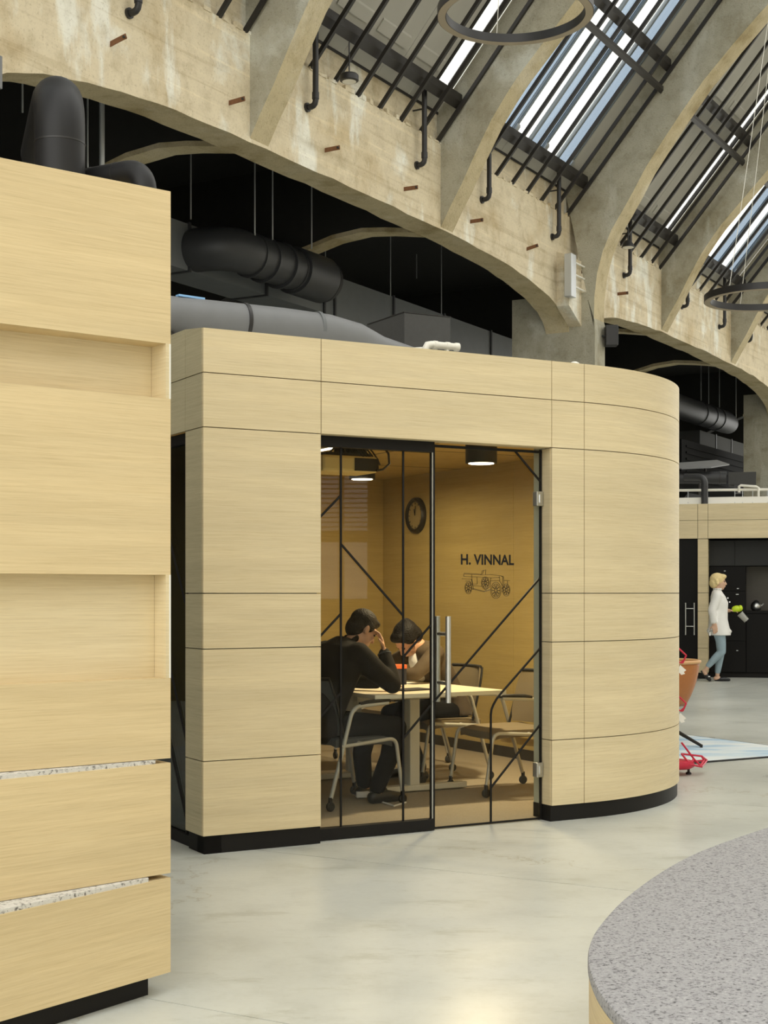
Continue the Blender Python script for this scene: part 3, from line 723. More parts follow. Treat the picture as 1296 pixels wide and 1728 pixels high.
# lettering and line drawing on the door glass
cu = bpy.data.curves.new('lettering', 'FONT'); cu.body = 'H. VINNAL'; cu.size = 1; cu.offset = .03; cu.extrude = 0; cu.resolution_u = 3
to = bpy.data.objects.new('lettering_tmp', cu); COL.objects.link(to)
bpy.context.view_layer.update()
me = bpy.data.meshes.new_from_object(to.evaluated_get(bpy.context.evaluated_depsgraph_get()))
xs = [v.co.x for v in me.vertices]; ys = [v.co.y for v in me.vertices]
m = MB()
m.add([B(1.685 + (v.co.x - min(xs)) / (max(xs) - min(xs)) * .383, RG - .0035, 1.566 + (v.co.y - min(ys)) / (max(ys) - min(ys)) * .064) for v in me.vertices], [tuple(p.vertices) for p in me.polygons])
bpy.data.objects.remove(to); bpy.data.curves.remove(cu); bpy.data.meshes.remove(me)
part(dr, 'lettering', m, 'kick_black')
def CR(x, y): return (1.685 + (x - 205) / 685 * .383, 1.566 + (402 - y) / 127 * .064)    # drawing coordinates on the glass
m = MB()
def stroke(pts, w=.0022):
    for a, b in zip(pts, pts[1:]):
        g = gbar(CR(*a), CR(*b), w, RG - .003, .002); m.add(g.v, g.f)
def wheel(cx, cy, rx, ry, spokes=10, tyre=.8):
    for s_ in (1, tyre): stroke([(cx + rx * s_ * math.cos(2 * math.pi * k / 20), cy + ry * s_ * math.sin(2 * math.pi * k / 20)) for k in range(21)])
    for k in range(spokes):
        a = 2 * math.pi * k / spokes
        stroke([(cx + .25 * rx * math.cos(a), cy + .25 * ry * math.sin(a)), (cx + .72 * rx * math.cos(a), cy + .72 * ry * math.sin(a))], .0042)
    stroke([(cx + rx * .22 * math.cos(2 * math.pi * k / 8), cy + ry * .22 * math.sin(2 * math.pi * k / 8)) for k in range(9)])
wheel(303, 675, 44, 72, 8); wheel(655, 705, 68, 98, 10); wheel(518, 615, 50, 72, 9); wheel(790, 700, 48, 75, 8)
for st in [[(245, 512), (480, 520), (590, 515), (720, 530), (745, 545)], [(245, 512), (245, 540), (480, 548), (590, 555), (700, 550)], [(218, 568), (340, 572), (355, 640), (370, 690)], [(345, 515), (348, 570), (360, 650), (470, 655)],
           [(412, 545), (415, 630), (345, 632)], [(350, 680), (500, 715), (590, 690)], [(350, 690), (500, 722), (590, 700)], [(470, 650), (520, 700), (580, 660), (585, 590), (700, 588), (735, 640), (735, 690)], [(590, 555), (585, 590)], [(700, 535), (705, 588)],
           [(720, 530), (755, 540), (760, 660), (735, 690)], [(745, 545), (740, 600), (742, 650)], [(760, 585), (835, 588)], [(805, 590), (805, 680)], [(730, 720), (810, 675)], [(465, 518), (480, 470), (525, 460), (520, 520)], [(480, 515), (500, 468)], [(245, 500), (400, 508), (468, 515)], [(265, 595), (320, 592), (345, 640)]]: stroke(st)
part(dr, 'vintage_car_drawing', m, 'kick_black', label='thin line drawing of an open vintage car')

# lamps of the room
def downlight(u, r, label, drop, watts):
    th = thing('ceiling_lamp', B(u, r, HCEIL - drop), label, 'lamp', 'black ceiling lamps in the meeting room')
    part(th, 'housing', MB().lathe(B(u, r, HCEIL - drop), [(.095, .004), (.11, 0), (.112, .01), (.112, drop - .001)], 32), 'plastic_black', smooth=40)
    part(th, 'diffuser', MB().lathe(B(u, r, HCEIL - drop - .002), [(.09, 0), (.09, .004)], 32), 'lamp_glow')
    l = bpy.data.lights.new('lamp_light', 'AREA'); l.shape = 'DISK'; l.size = .17; l.energy = watts; l.color = (1.0, .81, .50)
    lo = bpy.data.objects.new('lamp_light', l); COL.objects.link(lo); lo.location = B(u, r, HCEIL - drop - .01); lo['kind'] = 'helper'
downlight(2.655, 1.364, 'black cylinder ceiling lamp just inside the glass door', .19, 62)
downlight(2.96, 3.7, 'black cylinder ceiling lamp behind the projector', .13, 14)
th = thing('tube_light', B(1.96, 3.0, HCEIL - .03), 'slim bright tube light on the meeting room ceiling', 'lamp')
part(th, 'channel', bx(1.93, 1.99, 2.05, 3.0, HCEIL - .03, HCEIL), 'white_paint'); part(th, 'diffuser', bx(1.935, 1.985, 2.06, 2.99, HCEIL - .036, HCEIL - .03), 'tube_glow')
# projector
th = thing('projector', B(1.62, 1.45, 2.20), 'cream ceiling projector with loose black cables', 'projector')
pm = part(th, 'body', bx(1.38, 1.80, 1.32, 1.62, 2.205, 2.315), 'projector_body', bevel=.02)
part(pm, 'connector_panel', bx(1.62, 1.80, 1.314, 1.322, 2.215, 2.30), 'plastic_black')
part(th, 'base_plate', bx(1.42, 1.76, 1.35, 1.59, 2.316, 2.336), 'plastic_black')
part(th, 'ceiling_mount', MB().tube([B(1.58, 1.47, 2.33), B(1.58, 1.47, HCEIL)], .035, 12), 'plastic_black')
part(th, 'bracket', bx(1.62, 1.76, 1.40, 1.55, 2.33, 2.41), 'plastic_black', bevel=.01)
for k in range(5):
    a0 = B(1.45 + .06 * k, 1.36, 2.33); a1 = B(1.55 + .05 * random.random(), 1.42, 2.42 + .05 * random.random()); a2 = B(1.62 + .04 * k, 1.40, 2.44 + .03 * random.random()); a3 = B(1.70 + .03 * k, 1.33, 2.30 - .01 * k)
    pts = [a0 * (1 - q) ** 3 + a1 * 3 * q * (1 - q) ** 2 + a2 * 3 * q * q * (1 - q) + a3 * q ** 3 for q in [j / 10 for j in range(11)]]
    part(th, 'cable', MB().tube(pts, .006, 6), 'plastic_black')
pts = [B(1.78, 1.40, HCEIL), B(1.84, 1.36, 2.42), B(1.885, 1.33, 2.34), B(1.88, 1.31, 2.27), B(1.83, 1.31, 2.23), B(1.78, 1.31, 2.22)]
part(th, 'cable', MB().tube(pts, .008, 8), 'plastic_black', smooth=50)
# wall clock
def wallpt(x, y, u=UIN):
    k = (x - CX) / FPX; den = k * fv.x + fv.y
    Z = (u + C0.dot(fv)) / den; P = Vector((k * Z, Z, EYE - (y - HY) / FPX * Z)); return (P - C0).dot(sv), P.z
rc, hc = wallpt(704, 870)
th = thing('wall_clock', B(UIN, rc, hc), 'round clock with a thick dark rim on the yellow wall', 'clock')
part(th, 'face', MB().lathe(B(UIN - .02, rc, hc), [(.14, 0), (.14, .02)], 32, fv), 'clock_face')
m = MB(); N = 40
prof = [(.128, -.035), (.15, -.045), (.168, -.03), (.170, 0), (.128, 0)]
m.add([B(UIN + h, rc + q * math.cos(2 * math.pi * j / N), hc + q * math.sin(2 * math.pi * j / N)) for j in range(N) for q, h in prof], [(j * 5 + q, j * 5 + (q + 1) % 5, ((j + 1) % N) * 5 + (q + 1) % 5, ((j + 1) % N) * 5 + q) for j in range(N) for q in range(5)])
part(th, 'rim', m, 'clock_rim', smooth=50)
for ang, ln, w in ((R(96), .09, .007), (R(75), .06, .010)): part(th, 'hand', MB().tube([B(UIN - .026, rc, hc), B(UIN - .026, rc + ln * math.cos(ang), hc + ln * math.sin(ang))], w, 6, flat=.4), 'plastic_black')
for k in range(12):
    a = R(30 * k); part(th, 'hour_mark', MB().tube([B(UIN - .022, rc + .105 * math.cos(a), hc + .105 * math.sin(a)), B(UIN - .022, rc + .12 * math.cos(a), hc + .12 * math.sin(a))], .004, 5), 'plastic_black')

# ------------------------------------------------------------------ points by direction on known planes
def ground(x, y, h=0):
    Z = FPX * (EYE - h) / (y - HY); return Vector(((x - CX) / FPX * Z, Z, h))
def wpt(x, y, p):
    r = Vector(((x - CX) / FPX, 1, -(y - HY) / FPX)); Z = (p - DW) / Vector((r.x, r.y, 0)).dot(nv); q = r * Z
    return Vector((q.x, q.y, 0)).dot(dv), q.z + EYE
def bez(pts, n=10):
    out = []
    for k in range(n + 1):
        q = k / n; a, b, c = pts; out.append(a * (1 - q) ** 2 + b * 2 * q * (1 - q) + c * q * q)
    return out
def elbow(a, corner, b, rad, n=8):        # straight, rounded corner, straight
    a, corner, b = Vector(a), Vector(corner), Vector(b)
    p = corner + (a - corner).normalized() * rad; q = corner + (b - corner).normalized() * rad
    return [a] + bez([p, corner, q], n) + [b]

# ------------------------------------------------------------------ stacked oak volume at the left
ZR = 5.05; PR_ = Vector(((288 - CX) / FPX * ZR, ZR, 0))
def face_line(Z0):
    p = Vector((-CX / FPX * Z0, Z0, 0)); return (PR_ - p).normalized(), (PR_ - p).length
st = thing('oak_storage_block', PR_ + Vector((-.6, .2, 0)), 'stepped oak-clad block with recessed bands at the left edge', 'cabinet block')
def band(name, h0, h1, Z0, mat, in0=0, in1=0, endcut=0, depth=1.25, ext=1.9, bevel=0):
    dirv, L = face_line(Z0); nb = Vector((-dirv.y, dirv.x, 0))
    right = PR_ - dirv * endcut + nb * in1; left = PR_ - dirv * L * ext + nb * in0
    base, _ = face_line(4.656); nb0 = Vector((-base.y, base.x, 0))
    pts = [left, right, PR_ - dirv * endcut + nb0 * depth, PR_ - base * 1.3 + nb0 * depth]
    return part(st, name, MB().prism([p + UP * h0 for p in pts], UP * (h1 - h0)), mat, bevel=bevel)
band('top_band', 2.268, 2.801, 4.656, 'oak_warm')
band('recessed_band', 2.076, 2.268, 4.656, 'oak', .14, .10, .02)
band('middle_band', 1.462, 2.076, 4.656, 'oak_warm')
band('recessed_band', 1.102, 1.462, 4.656, 'oak', .10, .08, .02)
band('lower_band', .822, 1.102, 4.656, 'oak_warm')
band('base_band', .421, .806, 4.585, 'oak_warm'); band('stone_ledge', .806, .820, 4.585, 'terrazzo_white', .006, .006, .06)
band('base_band', .075, .405, 4.464, 'oak_warm'); band('stone_ledge', .405, .419, 4.464, 'terrazzo_white', .006, .006, .1)
band('plinth', 0, .075, 4.464, 'kick_black', .02, .05, .06)
bd, _ = face_line(4.656); bn = Vector((-bd.y, bd.x, 0))
for h0, h1 in ((2.076, 2.268), (1.102, 1.462)):
    part(st, 'end_stile', MB().box(PR_ - bd * .019 + UP * h0, bd * .019, bn * .16, UP * (h1 - h0)), 'oak')
    part(st, 'stile_edge', MB().box(PR_ - bd * .006 - bn * .0015 + UP * h0, bd * .006, bn * .01, UP * (h1 - h0)), 'white_paint')
# insulated pipes on top of it
th = thing('insulated_pipe', (-1.155, 5.15, 2.80), 'thick black insulated pipe rising and bending from the oak block', 'pipe')
q = Vector((-.30, .954, 0)); pa = Vector((-1.155, 5.15, 2.80))
cor = Vector((-1.155, 5.15, 3.19))
part(th, 'pipe', MB().tube(elbow(pa, cor, cor + q * .8, .17, 12), .089, 28), 'pipe_black', smooth=60)
part(th, 'seam', MB().tube([pa + UP * .195, pa + UP * .201], .0902, 28), 'black_metal', smooth=60)
th = thing('insulated_pipe', (-.865, 5.13, 2.80), 'thin black insulated pipe elbow dropping into the oak block', 'pipe')
pa = Vector((-.850, 5.13, 2.79)); cor = Vector((-.850, 5.13, 2.90)); q = Vector((-.86, .51, 0)).normalized()
part(th, 'pipe', MB().tube(elbow(pa, cor, cor + q * .75, .085, 10), .044, 20), 'pipe_black', smooth=60)
part(th, 'seam', MB().tube([pa + UP * .035, pa + UP * .040], .0452, 20), 'black_metal')
for k in (.12, .24): part(th, 'seam', MB().tube([cor + q * k, cor + q * (k + .004)], .0452, 20), 'black_metal')

# ------------------------------------------------------------------ rounded bench at the lower right
bp = [(1.95, 6.36), (1.558, 5.868), (1.225, 5.416), (1.06, 5.151), (.895, 4.829), (.737, 4.475), (.643, 4.215), (.583, 4.031), (.545, 3.863), (.522, 3.709), (.511, 3.539), (.512, 3.409), (.523, 3.27), (.55, 3.12), (.62, 2.92), (.75, 2.72), (.95, 2.58), (1.25, 2.50), (1.8, 2.5), (2.6, 2.7), (3.0, 3.4), (3.1, 4.6), (2.9, 5.8), (2.5, 6.4)]
# smooth the outline
def chaikin(p, n=2):
    for _ in range(n):
        o = []
        for a, b in zip(p, p[1:] + p[:1]):
            o += [(a[0] * .75 + b[0] * .25, a[1] * .75 + b[1] * .25), (a[0] * .25 + b[0] * .75, a[1] * .25 + b[1] * .75)]
        p = o
    return p
bo = chaikin(bp, 2); cbx = sum(a for a, _ in bo) / len(bo); cby = sum(b for _, b in bo) / len(bo)
def inset(d): return [(cbx + (a - cbx) * (1 - d), cby + (b - cby) * (1 - d)) for a, b in bo]
th = thing('curved_bench', (cbx, cby, 0), 'low rounded bench with speckled grey felt top and oak sides', 'bench')
part(th, 'plinth', MB().prism([(a, b, 0) for a, b in inset(.04)], UP * .06), 'kick_black')
part(th, 'oak_side', MB().prism([(a, b, .06) for a, b in inset(.004)], UP * .355), 'oak_warm', smooth=30)
part(th, 'felt_top', MB().prism([(a, b, .415) for a, b in bo], UP * .036), 'felt_grey', smooth=30, bevel=.008)

# ------------------------------------------------------------------ services on the meeting room roof
th = thing('grey_duct', B(.4, .62, 2.76), 'pale grey round duct lying along the meeting room roof', 'duct')
dp = [B(-.35, .60, 2.985), B(.2, .60, 2.985), B(.75, .60, 2.985), B(1.05, .60, 2.975), B(1.25, .605, 2.95), B(1.42, .62, 2.90), B(1.70, .66, 2.86)]
part(th, 'tube', MB().tube(dp, [.108, .108, .108, .108, .10, .088, .08], 28), 'duct_mid', smooth=60)
for u in (.49, .97): part(th, 'joint_band', MB().tube([B(u, .60, 2.985), B(u + .022, .60, 2.985)], .113 if u < .6 else .1095, 28), 'black_metal' if u < .6 else 'duct_grey', smooth=50)
for u in (0, .9): part(th, 'support', bx(u, u + .05, .55, .65, 2.76, 2.88), 'steel_dark')
part(th, 'blue_tape', MB().cbox(B(.16, .585, 3.095), .17, .04, .012, R(29) + .15), 'blue_tape', label='strip of blue tape')
th = thing('air_unit', B(1.9, 1.1, 2.76), 'charcoal square box on the meeting room roof', 'ventilation box')
part(th, 'casing', bx(1.726, 2.075, .84, 1.34, 2.76, 3.2), 'box_charcoal', bevel=.004)
part(th, 'lid', bx(1.723, 2.078, .837, 1.343, 3.2, 3.206), 'black_metal')
th = thing('white_pipe', B(1.5, .2, 2.76), 'white plastic water pipe with elbow on the meeting room roof', 'pipe')
part(th, 'long_run', MB().tube([B(1.05, .62, 2.84), B(1.47, .16, 2.845)], .012, 12), 'white_paint', smooth=50)
part(th, 'short_run', MB().tube([B(1.46, .13, 2.78), B(1.46, .13, 2.84), B(1.475, .13, 2.862), B(1.50, .13, 2.868), B(1.67, .125, 2.868)], [.020, .022, .024, .022, .020], 14), 'white_paint', smooth=50)
for u in (1.515, 1.60, 1.665): part(th, 'collar', MB().tube([B(u, .13, 2.868), B(u + .025, .13, 2.868)], .025, 14), 'white_paint', smooth=50)
part(th, 'bracket', bx(1.60, 1.615, .12, .14, 2.76, 2.85), 'white_paint')
th = thing('roof_sensor', B(2.55, .14, 2.76), 'tiny white sensor on the roof edge near the pier', 'sensor')
part(th, 'dome', MB().lathe(B(2.57, .16, 2.76), [(.03, 0), (.035, .06), (.03, .085), (.012, .095)], 16), 'white_paint', smooth=50)
part(th, 'lug', MB().cbox(B(2.53, .16, 2.815), .05, .03, .03, R(29)), 'white_paint', bevel=.006)

# ------------------------------------------------------------------ ventilation in the side aisle
th = thing('rectangular_duct', W(-2.8, 20, 5.71), 'long dark grey rectangular duct running through the aisle', 'duct')
part(th, 'casing', MB().box(W(-3.1, 11.5, 5.71), nv * .6, dv * 19.5, UP * .625), 'duct_grey')
for t in (15.4, 17.2, 18.75, 19.05, 20.9, 22.7, 24.6, 26.4, 28.2): part(th, 'flange', MB().box(W(-3.12, t, 5.69), nv * .65, dv * .045, UP * .665), 'duct_dark')
th = thing('round_duct', W(-1.9, 16.8, 5.7), 'fat black round duct with an elbow hanging behind the arch', 'duct')
def arc_path(c, r0, r1): pass
hd = 5.98; pp = -1.95
pth = elbow(W(-2.75, 15.55, hd + .03), W(pp, 15.55, hd + .02), W(pp, 17.95, hd), .45, 8)
part(th, 'tube', MB().tube(pth, .29, 30), 'duct_dark', smooth=40)
for t, w, rr in ((16.05, .03, .305), (16.35, .05, .315), (16.75, .06, .325), (17.05, .04, .30)): part(th, 'joint_band', MB().tube([W(pp, t, hd), W(pp, t + w, hd)], rr, 30), 'duct_dark', smooth=40)
part(th, 'silencer', MB().tube([W(pp, 17.1, hd), W(pp, 17.85, hd)], .335, 30), 'duct_dark', smooth=40)
part(th, 'end_cap', MB().tube([W(pp, 17.86, hd), W(pp, 17.98, hd)], [.335, .30], 30), 'black_metal', smooth=40)
rods = [(322, 370, -2.5), (430, 398, -1.75), (460, 405, -1.75), (526, 420, -1.75), (549, 462, -2.5), (659, 500, -2.5), (703, 470, -3.6), (745, 530, -2.5), (38, 190, -1.5), (148, 285, -1.5), (1183, 690, -2.0), (1196, 690, -2.0), (1214, 695, -2.0), (1242, 715, -2.0)]
for k, (x, y, p) in enumerate(rods):
    t, h = wpt(x, y, p)
    one('hanger_rod', MB().tube([W(p, t, h), W(p, t, 7.74)], .011, 6), 'galvanised', 'thin steel hanger rod, %s from the left in the dark aisle' % ORD[[8, 9].index(k) if k in (8, 9) else k + 2 if k < 8 else k], 'rod', 'hanger rods in the aisle')
t, h = wpt(172, 290, -1.2)
th = thing('drop_pipe', W(-1.2, t, h), 'pale vertical pipe dropping through the left arch', 'pipe')
part(th, 'pipe', MB().tube([W(-1.2, t, 3.2), W(-1.2, t, 7.7)], .03, 14), 'galvanised', smooth=50); part(th, 'coupling', MB().tube([W(-1.2, t, 5.9), W(-1.2, t, 5.96)], .034, 14), 'steel_dark')
# second set over the kitchen
def kline(x, y, p): t, h = wpt(x, y, p); return W(p, t, h)
th = thing('round_duct', kline(1190, 722, -2), 'dark round duct above the far kitchen block', 'duct')
t0, h0 = wpt(1120, 692, -2); t1, h1 = wpt(1228, 703, -2); hm = 5.93
part(th, 'tube', MB().tube([W(-2, t0 - 1, hm), W(-2, t1 - .2, hm), W(-2, t1 + .1, hm - .02), W(-2, t1 + .3, hm - .05)], [.29, .29, .26, .12], 26), 'duct_dark', smooth=50)
for x in (1176, 1193, 1206): tt, _ = wpt(x, 700, -2); part(th, 'joint_band', MB().tube([W(-2, tt, hm), W(-2, tt + .08, hm)], .31, 26), 'duct_dark', smooth=50)
th = thing('rectangular_duct', kline(1220, 750, -2.3), 'grey rectangular duct stub beneath the far round duct', 'duct')
ta_, ha_ = wpt(1181, 715, -2.3); tb_, hb_ = wpt(1263, 752, -2.3)
part(th, 'casing', MB().box(W(-2.9, ta_, 5.20), nv * .6, dv * (tb_ - ta_), UP * .42), 'box_charcoal')
for q in (.3, .62, .9): part(th, 'flange', MB().box(W(-2.92, ta_ + (tb_ - ta_) * q, 5.18), nv * .64, dv * .06, UP * .46), 'duct_dark')
th = thing('louvre_unit', kline(1230, 790, -1.5), 'black louvred ventilation unit beside the far pier', 'ventilation unit')
ta_, ha_ = wpt(1150, 795, -1.5); tb_, hb_ = wpt(1267, 760, -1.5)
part(th, 'casing', MB().box(W(-2.6, ta_, 4.0), nv * 1.1, dv * (tb_ - ta_), UP * 1.0), 'louvre_black')
for k in range(6): part(th, 'louvre', MB().box(W(-1.5, ta_ + .3, 4.08 + .15 * k), nv * .03, dv * (tb_ - ta_ - .5), UP * .05), 'louvre_black')
# ------------------------------------------------------------------ kitchen block in the distance
kf = Vector((.968, -.25, 0)).normalized(); ks = Vector((-kf.y, kf.x, 0)); K0 = Vector((5.504, 23.397, 0))
def K(u, r, h): return K0 + kf * u + ks * r + UP * h
def kb(u0, u1, r0, r1, h0, h1): return MB().box(K(u0, r0, h0), kf * (u1 - u0), ks * (r1 - r0), UP * (h1 - h0))
kt = thing('kitchen_block', K(.5, 1.5, 0), 'distant oak-clad block housing a black kitchen', 'kitchen block')
KU = [-3.2, -1.6, -.417, -.255, 2.2, 3.6]
for a, b in zip(KU, KU[1:]):
    for h0, h1 in ((2.276, 2.575), (2.575, 2.845)): part(kt, 'panel', kb(a + .003, b - .003, 0, .02, h0 + .003, h1 - .003), 'oak')
part(kt, 'carcass', kb(-3.2, 3.6, .021, .08, 2.28, 2.84), 'joint_dark')
for h0, h1 in zip(HS[:4], HS[1:5]): part(kt, 'panel', kb(-.417, -.255, 0, .6, h0 + .003, min(h1, 2.274) - .003), 'oak')
part(kt, 'skirting', kb(-.41, -.26, .01, .6, 0, .094), 'kick_black')
part(kt, 'shell', kb(-3.2, 3.6, 1.2, 1.3, 0, 2.84), 'kitchen_black')
part(kt, 'soffit', kb(-3.2, 3.6, .05, 1.3, 2.28, 2.30), 'kitchen_black')
part(kt, 'roof', kb(-3.2, 3.6, .05, 3.2, 2.78, 2.82), 'white_roof')
part(kt, 'roof_upstand', kb(-3.2, 3.6, .45, .55, 2.82, 2.975), 'white_roof')
part(kt, 'panel', kb(-3.2, -.95, 0, .05, .05, 2.27), 'oak')
dk = part(kt, 'black_door', kb(-.94, -.425, .06, .10, .01, 2.27), 'kitchen_black')
for u in (-.612, -.475): part(dk, 'pull_handle', MB().tube([K(u, .0, .71), K(u, .0, 1.235)], .012, 10), 'brushed_steel', smooth=50)
for h in (.85, 1.14): part(dk, 'handle_mount', MB().tube([K(-.62, .0, h), K(-.47, .0, h)], .009, 8), 'chrome')
for a, b in ((-.25, .158), (.162, .70), (.704, 1.3)): part(kt, 'upper_cabinet_door', kb(a, b, .45, .48, 1.842, 2.26), 'kitchen_grey', bevel=.003)
tallc = part(kt, 'tall_cabinet', kb(-.25, .338, .48, 1.1, .08, 1.84), 'kitchen_black', bevel=.004)
for h0, h1 in ((.09, .60), (.605, 1.06), (1.065, 1.42), (1.425, 1.83)): part(tallc, 'cabinet_front', kb(-.245, .333, .462, .48, h0, h1), 'kitchen_black', bevel=.003)
for u, h in ((-.02, 1.30), (.05, 1.31), (.08, 1.245)): part(tallc, 'oven_knob', MB().lathe(K(u, .462, h), [(.015, 0), (.012, -.02)], 12, ks), 'chrome')
for u, h, w in ((.20, 1.375, .045), (.21, 1.47, .035), (.20, .45, .03), (0, 1.76, .03)): part(tallc, 'handle', MB().box(K(u - w / 2, .445, h - .012), kf * w, ks * .02, UP * .016), 'galvanised', bevel=.004)
part(kt, 'backsplash', kb(.34, 1.4, 1.08, 1.12, 1.10, 1.84), 'backsplash')
part(kt, 'worktop', kb(.34, 1.4, .47, 1.1, 1.06, 1.10), 'kitchen_black')
for a, b in ((.345, .72), (.725, 1.3)): part(kt, 'base_cabinet_door', kb(a, b, .48, .50, .09, 1.05), 'kitchen_black', bevel=.003)
part(kt, 'base_cabinet', kb(.345, 1.4, .50, 1.1, .08, 1.06), 'kitchen_black'); part(kt, 'plinth', kb(-.25, 1.4, .52, 1.1, 0, .08), 'kick_black')
th = thing('kettle', K(.50, .75, 1.10), 'shiny round kettle on the far black worktop', 'kettle')
part(th, 'body', MB().lathe(K(.50, .75, 1.10), [(.06, 0), (.085, .03), (.09, .08), (.07, .13), (.03, .155), (.012, .17)], 24), 'brushed_steel', smooth=60)
part(th, 'handle', MB().tube(bez([K(.44, .75, 1.21), K(.50, .75, 1.33), K(.56, .75, 1.21)], 10), .009, 8), 'plastic_black'); part(th, 'spout', MB().tube([K(.57, .75, 1.16), K(.62, .75, 1.22)], [.018, .011], 10), 'brushed_steel')
# services on its roof
def kp(x, y, dep):
    r = Vector(((x - CX) / FPX, 1, -(y - HY) / FPX)); Z = (K0.dot(ks) + dep) / Vector((r.x, r.y, 0)).dot(ks); return Vector((r.x * Z, r.y * Z, EYE + r.z * Z))
th = thing('white_pipe', kp(1220, 832, .6), 'white plastic pipes along the far kitchen block roof', 'pipe')
part(th, 'long_run', MB().tube([kp(1100, 828, .65), kp(1296, 826, .65), kp(1380, 825, .65)], .022, 10), 'white_paint', smooth=50)
part(th, 'raised_run', MB().tube([kp(1247, 831, .62), kp(1247, 821, .62), kp(1250, 819, .62), kp(1276, 821, .62), kp(1280, 823, .62), kp(1280, 840, .62)], .02, 10), 'white_paint', smooth=40)
for x in (1161, 1240, 1253, 1270, 1295): part(th, 'support', MB().tube([kp(x, 828, .5), kp(x, 849, .45)], .006, 6), 'galvanised')
th = thing('black_elbow_pipe', kp(1189, 846, .4), 'black elbow pipe dropping into the far kitchen roof', 'pipe')
part(th, 'pipe', MB().tube(elbow(kp(1189, 852, .40), kp(1189, 805, .40), kp(1155, 805, .5), .12, 8), .055, 18), 'duct_dark', smooth=60); part(th, 'seam', MB().tube([kp(1189, 822, .40), kp(1189, 821.4, .40)], .057, 18), 'black_metal')
th = thing('horizontal_duct', kp(1190, 815, 1.5), 'black round duct lying above the far kitchen roof', 'duct')
part(th, 'tube', MB().tube([kp(1100, 806, 1.6), kp(1226, 806, 1.6)], .105, 20), 'duct_dark', smooth=60); part(th, 'joint_band', MB().tube([kp(1214, 806, 1.6), kp(1216, 806, 1.6)], .112, 20), 'black_metal')
part(th, 'support', MB().tube([kp(1180, 812, 1.6), kp(1180, 835, 1.6)], .02, 8), 'steel_dark')
th = thing('air_unit', kp(1250, 818, 1.6), 'charcoal flat box on the far kitchen roof', 'ventilation box')
a, b = kp(1229, 818, 1.5), kp(1276, 796, 1.5)
part(th, 'casing', MB().box(a, kf * (b - a).dot(kf), ks * .5, UP * (b.z - a.z)), 'box_charcoal', bevel=.006); part(th, 'foot', MB().box(a + kf * .1 - UP * .14, kf * .1, ks * .3, UP * .14), 'black_metal')
th = thing('flat_deflector', kp(1180, 780, 2.2), 'flat grey metal deflector sheet above the far kitchen', 'metal sheet')
a = [kp(1100, 784, 2.2), kp(1210, 776, 3.0), kp(1231, 783, 2.2), kp(1200, 788, 1.4), kp(1150, 790, 1.4)]
part(th, 'sheet', MB().prism(a, UP * -.02), 'duct_mid'); part(th, 'post', MB().tube([kp(1190, 783, 2.2), kp(1190, 838, 2.2)], .02, 8), 'steel_dark')

# ------------------------------------------------------------------ table in the meeting room
TU0, TU1, TR0, TR1, TH = 1.60, 2.62, 1.0, 2.75, .735
th = thing('meeting_table', B((TU0 + TU1) / 2, (TR0 + TR1) / 2, .012), 'pale meeting table on white T-shaped legs', 'table')
part(th, 'tabletop', bx(TU0, TU1, TR0, TR1, TH - .026, TH), 'table_top', bevel=.003)
part(th, 'edge_band', MB().prism([B(TU0 - .001, TR0 - .001, TH - .027), B(TU1 + .001, TR0 - .001, TH - .027), B(TU1 + .001, TR0 + .004, TH - .027), B(TU0 - .001, TR0 + .004, TH - .027)], UP * .0265), 'table_white')
for r in (1.50, 2.35):
    part(th, 'column', bx(2.13, 2.21, r - .04, r + .04, .06, .66), 'table_white', bevel=.006)
    part(th, 'inner_column', bx(2.145, 2.195, r + .045, r + .10, .06, .66), 'silver_paint')
    part(th, 'foot', bx(1.83, 2.60, r - .04, r + .04, .02, .062), 'table_white', bevel=.008)
    part(th, 'cross_arm', bx(1.72, 2.52, r - .03, r + .03, .66, TH - .026), 'table_white')
part(th, 'modesty_box', bx(2.05, 2.3, 1.55, 2.3, .64, TH - .026), 'plastic_black')
# things on the table
th = thing('storage_tin', B(2.263, 1.892, TH), 'dark square box with an orange lid on the table', 'box')
o = part(th, 'box', MB().cbox(B(2.263, 1.892, TH + .058), .13, .10, .115, R(20)), 'book_cover', bevel=.004)
part(th, 'lid', MB().cbox(B(2.263, 1.892, TH + .130), .134, .104, .03, R(20)), 'book_orange', bevel=.004)
part(th, 'triangle_mark', MB().prism([B(2.263, 1.892, TH + .06) + Vector((x - .003, -.0515 - .0, z)) for x, z in ((-.013, -.012), (.013, -.012), (0, .012))], Vector((0, -.004, 0))), 'tag_white')
th = thing('tablet', B(2.05, 1.30, TH), 'thin dark tablet lying on the table', 'tablet')
part(th, 'body', MB().cbox(B(2.05, 1.30, TH + .006), .24, .16, .010, R(38)), 'plastic_black', bevel=.003)
part(th, 'spiral', MB().tube([B(1.93, 1.37, TH + .014), B(2.0, 1.40, TH + .014)], .006, 8), 'rust')
th = thing('paper_sheet', B(2.3, 2.2, TH), 'open white papers before the woman at the table', 'paper')
part(th, 'sheet', MB().cbox(B(2.30, 1.95, TH + .002), .30, .21, .002, R(15)), 'tag_white'); part(th, 'sheet', MB().cbox(B(2.33, 2.22, TH + .002), .30, .21, .002, R(40)), 'tag_white')

pw = ground(612, 1346, .02)
th = thing('power_strip', pw, 'small white power socket with cable on the carpet', 'power strip')
part(th, 'socket', MB().cbox(pw + UP * .022, .09, .05, .04, R(10)), 'tag_white', bevel=.005)
part(th, 'cable', MB().tube([pw + Vector((.05, 0, .012)), ground(640, 1352, .02), ground(665, 1360, .02), ground(685, 1354, .02)], .006, 6), 'tag_white')
